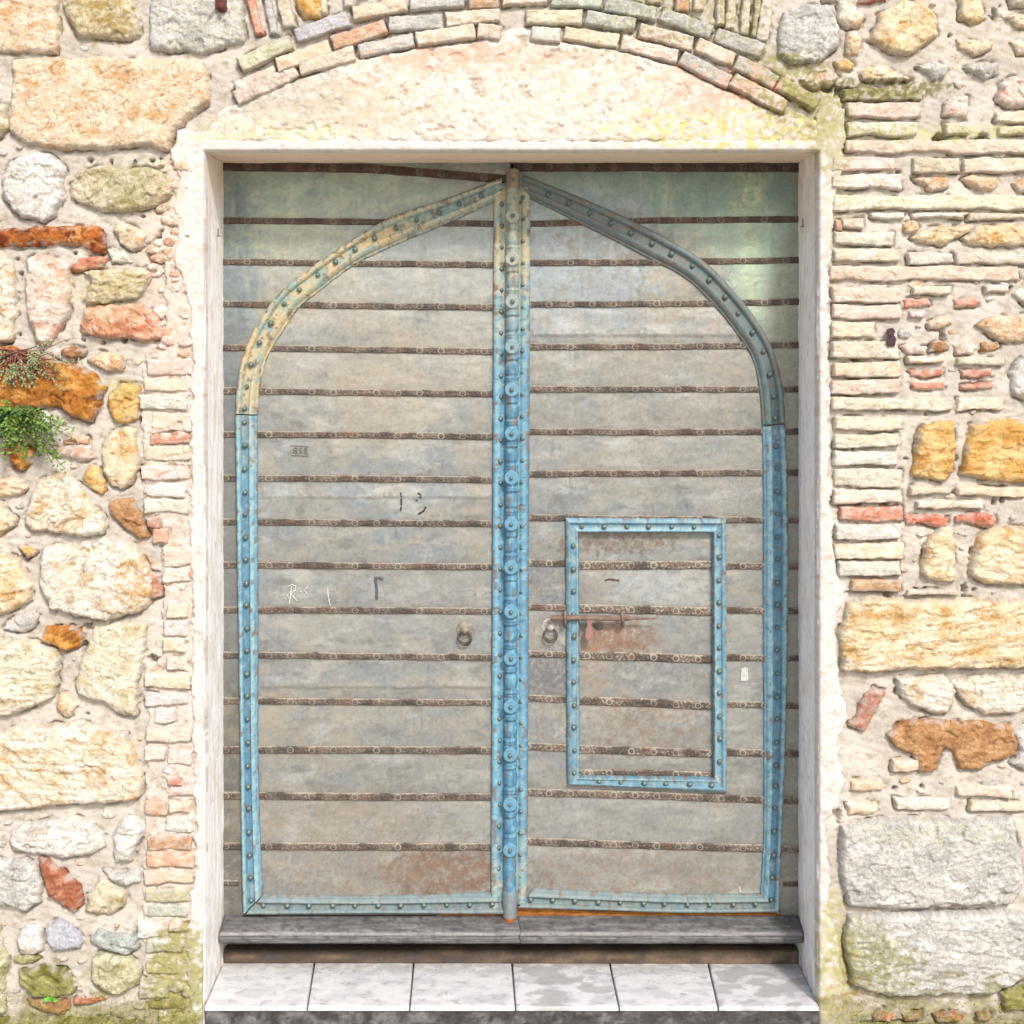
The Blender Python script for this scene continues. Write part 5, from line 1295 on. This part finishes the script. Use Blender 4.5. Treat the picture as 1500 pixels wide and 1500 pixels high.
# green plant rooted in the joint
pl = tag(empty('wall_plant', W(30, 612, -.02)), 'bushy green plant growing out of the wall joint', 'plant')
rs6 = np.random.RandomState(17)
lv, stv = [], []
tips = [(98,690),(104,626),(92,632),(70,665),(60,668),(36,672),(30,668),(8,660),(-6,640),(20,606),(45,604),(60,612),(50,640),(20,640),(72,640),(84,650),(-20,630),(10,620),(36,622),(62,636),(86,664),(44,655),(14,652),(76,628),(0,612),(-14,650),(28,650),(54,622),(92,676),(66,650),(22,630),(40,640),(-30,640),(-24,656),(-10,664),(4,668),(-34,620),(100,640),(80,682),(70,612),(84,618),(12,598),(34,598)]
for q, (tx, ty) in enumerate(tips):
    a = np.array([rs6.uniform(-24, 50), rs6.uniform(602, 614), 0.0]); b = np.array([tx + rs6.uniform(-3, 3), ty + rs6.uniform(-3, 3), 0.0])
    dep0, dep1 = -.025, rs6.uniform(-.04, -.10)
    ptsw = []
    for u in np.linspace(0, 1, 12):
        x = a[0] + (b[0] - a[0]) * u; y_ = a[1] + (b[1] - a[1]) * u - 8 * math.sin(u * math.pi) * (1 if tx > 50 else .5)
        ptsw.append(W(x, y_, dep0 + (dep1 - dep0) * math.sin(u * 2.2)))
    v, f = tube(ptsw, [.0022 * (1 - .6 * i / 11) for i in range(12)], 5)
    stv.append((v, f, np.broadcast_to(S(120, 96, 70), (len(v), 3))))
    tone = rs6.uniform(0, 1)
    for i in range(1, 12):
        for rep in range(3):
            p = Vector(ptsw[i]) + Vector(rs6.uniform(-.009, .009, 3))
            dv = Vector((rs6.normal(0, 1), rs6.normal(-.5, .8), rs6.normal(-.25, .9)))
            v, f = leafy(rs6, p, dv, rs6.uniform(.010, .019), rs6.uniform(.006, .010), (rs6.normal(0, .5), -1, rs6.normal(.4, .5)))
            g = np.clip(tone * .6 + (i / 11) * .45 + rs6.uniform(-.25, .25), 0, 1)
            lv.append((v, f, np.broadcast_to(S(48, 98, 52) * (1 - g) + S(128, 162, 60) * g, (len(v), 3))))
v, f, c = join(stv); mesh_np('stem', v, f, M_TWIG, pl, c)
v, f, c = join(lv); mesh_np('foliage', v, f, M_LEAF, pl, c)

# dry brown plant above it
dp = tag(empty('dry_plant', W(28, 520, -.03)), 'dried brown twiggy plant with a few grey green sprigs', 'plant')
lv, stv = [], []
for q in range(84):
    ang = rs6.uniform(-.5, 3.4); ln = rs6.uniform(22, 62)
    if q < 6: ang, ln = rs6.uniform(.35, .6), rs6.uniform(75, 105)
    x, y_ = 26 + rs6.uniform(-9, 9), 516 + rs6.uniform(-4, 4); dep = -.034
    ptsw = []
    for i in range(11):
        ptsw.append(W(x, y_, dep)); ang += rs6.normal(0, .16) + .03 * (1 if ang < 1.3 else -1)
        x += math.cos(ang) * ln / 10; y_ += math.sin(ang) * ln / 10 * .9; dep += rs6.normal(-.0015, .004); dep = min(dep, -.036)
    v, f = tube(ptsw, [.0024 * (1 - .7 * i / 10) for i in range(11)], 5)
    stv.append((v, f, np.broadcast_to(mixv(S(108, 66, 62), S(140, 96, 78), np.array(rs6.uniform(-.5, .5))), (len(v), 3))))
    if q % 2 == 0:
        for i in (6, 7, 8, 9, 10):
            for rep in range(4):
                p = Vector(ptsw[i]) + Vector(rs6.uniform(-.006, .006, 3))
                v, f = leafy(rs6, p, (rs6.normal(0, 1), rs6.normal(-.4, .8), rs6.normal(0, 1)), rs6.uniform(.006, .012), .005, (0.2, -1, .3))
                lv.append((v, f, np.broadcast_to(S(134, 156, 110) if rs6.rand() < .7 else S(170, 150, 110), (len(v), 3))))
v, f, c = join(stv); mesh_np('twigs', v, f, M_TWIG, dp, c)
v, f, c = join(lv); mesh_np('foliage', v, f, M_LEAF, dp, c)

# weed sprout on the red brick piece
wd_ = []
for k in range(9):
    a = k * .7 + rs6.uniform(-.2, .2)
    v, f = leafy(rs6, W(75 + 2 * math.cos(a), 1465, -.034), (math.cos(a), -.5, abs(math.sin(a)) * .9 + .1), .022, .011, (0, -1, .5))
    wd_.append((v, f, np.broadcast_to(S(120, 210, 70), (len(v), 3))))
v, f, c = join(wd_); tag(mesh_np('weed', v, f, M_LEAF, None, c), 'tiny bright green weed above the broken red brick piece', 'plant')

# low moss tufts along the foot of the wall
mo = []
for k in range(2600):
    if k % 2: px, py = rs6.uniform(-20, 296), rs6.triangular(1440, 1520, 1540)
    else: px, py = rs6.uniform(1240, 1530), rs6.triangular(1452, 1520, 1540)
    if 1262 < px < 1455 and 1478 < py < 1499 and rs6.rand() < .8: continue
    v, f = leafy(rs6, W(px, py, -.012 - rs6.uniform(0, .02)), (rs6.normal(0, .7), -1, rs6.normal(.4, .6)), rs6.uniform(.006, .016), .004, (rs6.normal(0, 1), 0.2, 1))
    mo.append((v, f, np.broadcast_to(mixv(S(128, 128, 52), S(176, 178, 92), np.array(rs6.uniform(-.5, .5))), (len(v), 3))))
v, f, c = join(mo); tag(mesh_np('moss', v, f, M_LEAF, None, c), 'green moss along the damp foot of the wall', 'moss', kind='stuff')

# iron stub high on the left, plastic plug, wire hooks, dark scrap
V, F = turned([(0, 0), (.016, 0), (.017, .012), (.011, .016), (.011, .026), (.005, .030), (0, .030)], W(326, 12, -.028), 8)
V2, F2, K2 = box_np(W(319, 0, 0).x, W(335, 0, 0).x, -.040, -.020, W(0, 18, 0).z, W(0, -14, 0).z)
v, f, c = join([(V, F, np.zeros((len(V), 3))), (V2, F2, K2 * 0)])
tag(mesh_np('iron_bracket', v, f, M_IRON, None, tintc(v, D(120, 58, 56), D(92, 50, 44), 4), smooth=False), 'small rusty red iron bracket on the grey stone above the arch', 'bracket')
V, F = turned([(.0, -.03), (.006, -.03), (.006, .012), (.0045, .013), (.0035, .004), (0, .004)], W(199, 236, 0), 16)
tag(mesh_np('pipe_stub', V, F, M_IRON, None, np.broadcast_to(S(120, 136, 144), (len(V), 3))), 'tiny grey pipe stub in the mortar below the largest tan slab', 'pipe')
for (px, sg, lab) in ((318, 1, 'bent wire hook on the left reveal of the doorway'), (1180, -1, 'bent wire hook on the right reveal of the doorway')):
    bx = W(300 if sg > 0 else 1198, 0, 0).x; yy = .20 if sg > 0 else .22; zz = W(0, 346 if sg > 0 else 332, yy).z
    v, f = tube([(bx - sg * .01, yy, zz), (bx + sg * .012, yy - .02, zz - .001), (bx + sg * .013, yy - .055, zz - .004), (bx + sg * .014, yy - .058, zz + .022)], .0016, 6)
    tag(mesh_np('wire_hook', v, f, M_IRON, None, np.broadcast_to(D(92, 70, 60), (len(v), 3))), lab, 'hook', 'wire hooks in the doorway reveals')
HPs = [(1299,482),(1308,480),(1312,486),(1309,490),(1313,496),(1311,507),(1301,507),(1298,500),(1304,494),(1298,488)]
nn = len(HPs)
V = np.array([tuple(W(a, b, -.030)) for a, b in HPs] + [tuple(W(a, b, -.010)) for a, b in HPs])
me = bpy.data.meshes.new('iron_scrap'); me.from_pydata([tuple(q) for q in V], [], [tuple(range(nn))[::-1], tuple(range(nn, 2 * nn))] + [(k, (k + 1) % nn, nn + (k + 1) % nn, nn + k) for k in range(nn)])
bm = bmesh.new(); bm.from_mesh(me); bmesh.ops.recalc_face_normals(bm, faces=bm.faces); bmesh.ops.bevel(bm, geom=bm.edges[:], offset=.002, segments=2, affect='EDGES'); bm.to_mesh(me); bm.free()
ca_ = me.color_attributes.new('tint', 'FLOAT_COLOR', 'POINT')
for d_ in ca_.data: d_.color = (*D(84, 56, 62), 1)
me.materials.append(M_IRON)
tag(link(bpy.data.objects.new('iron_scrap', me), None), 'dark maroon scrap of iron stuck between the right brick courses', 'iron scrap')
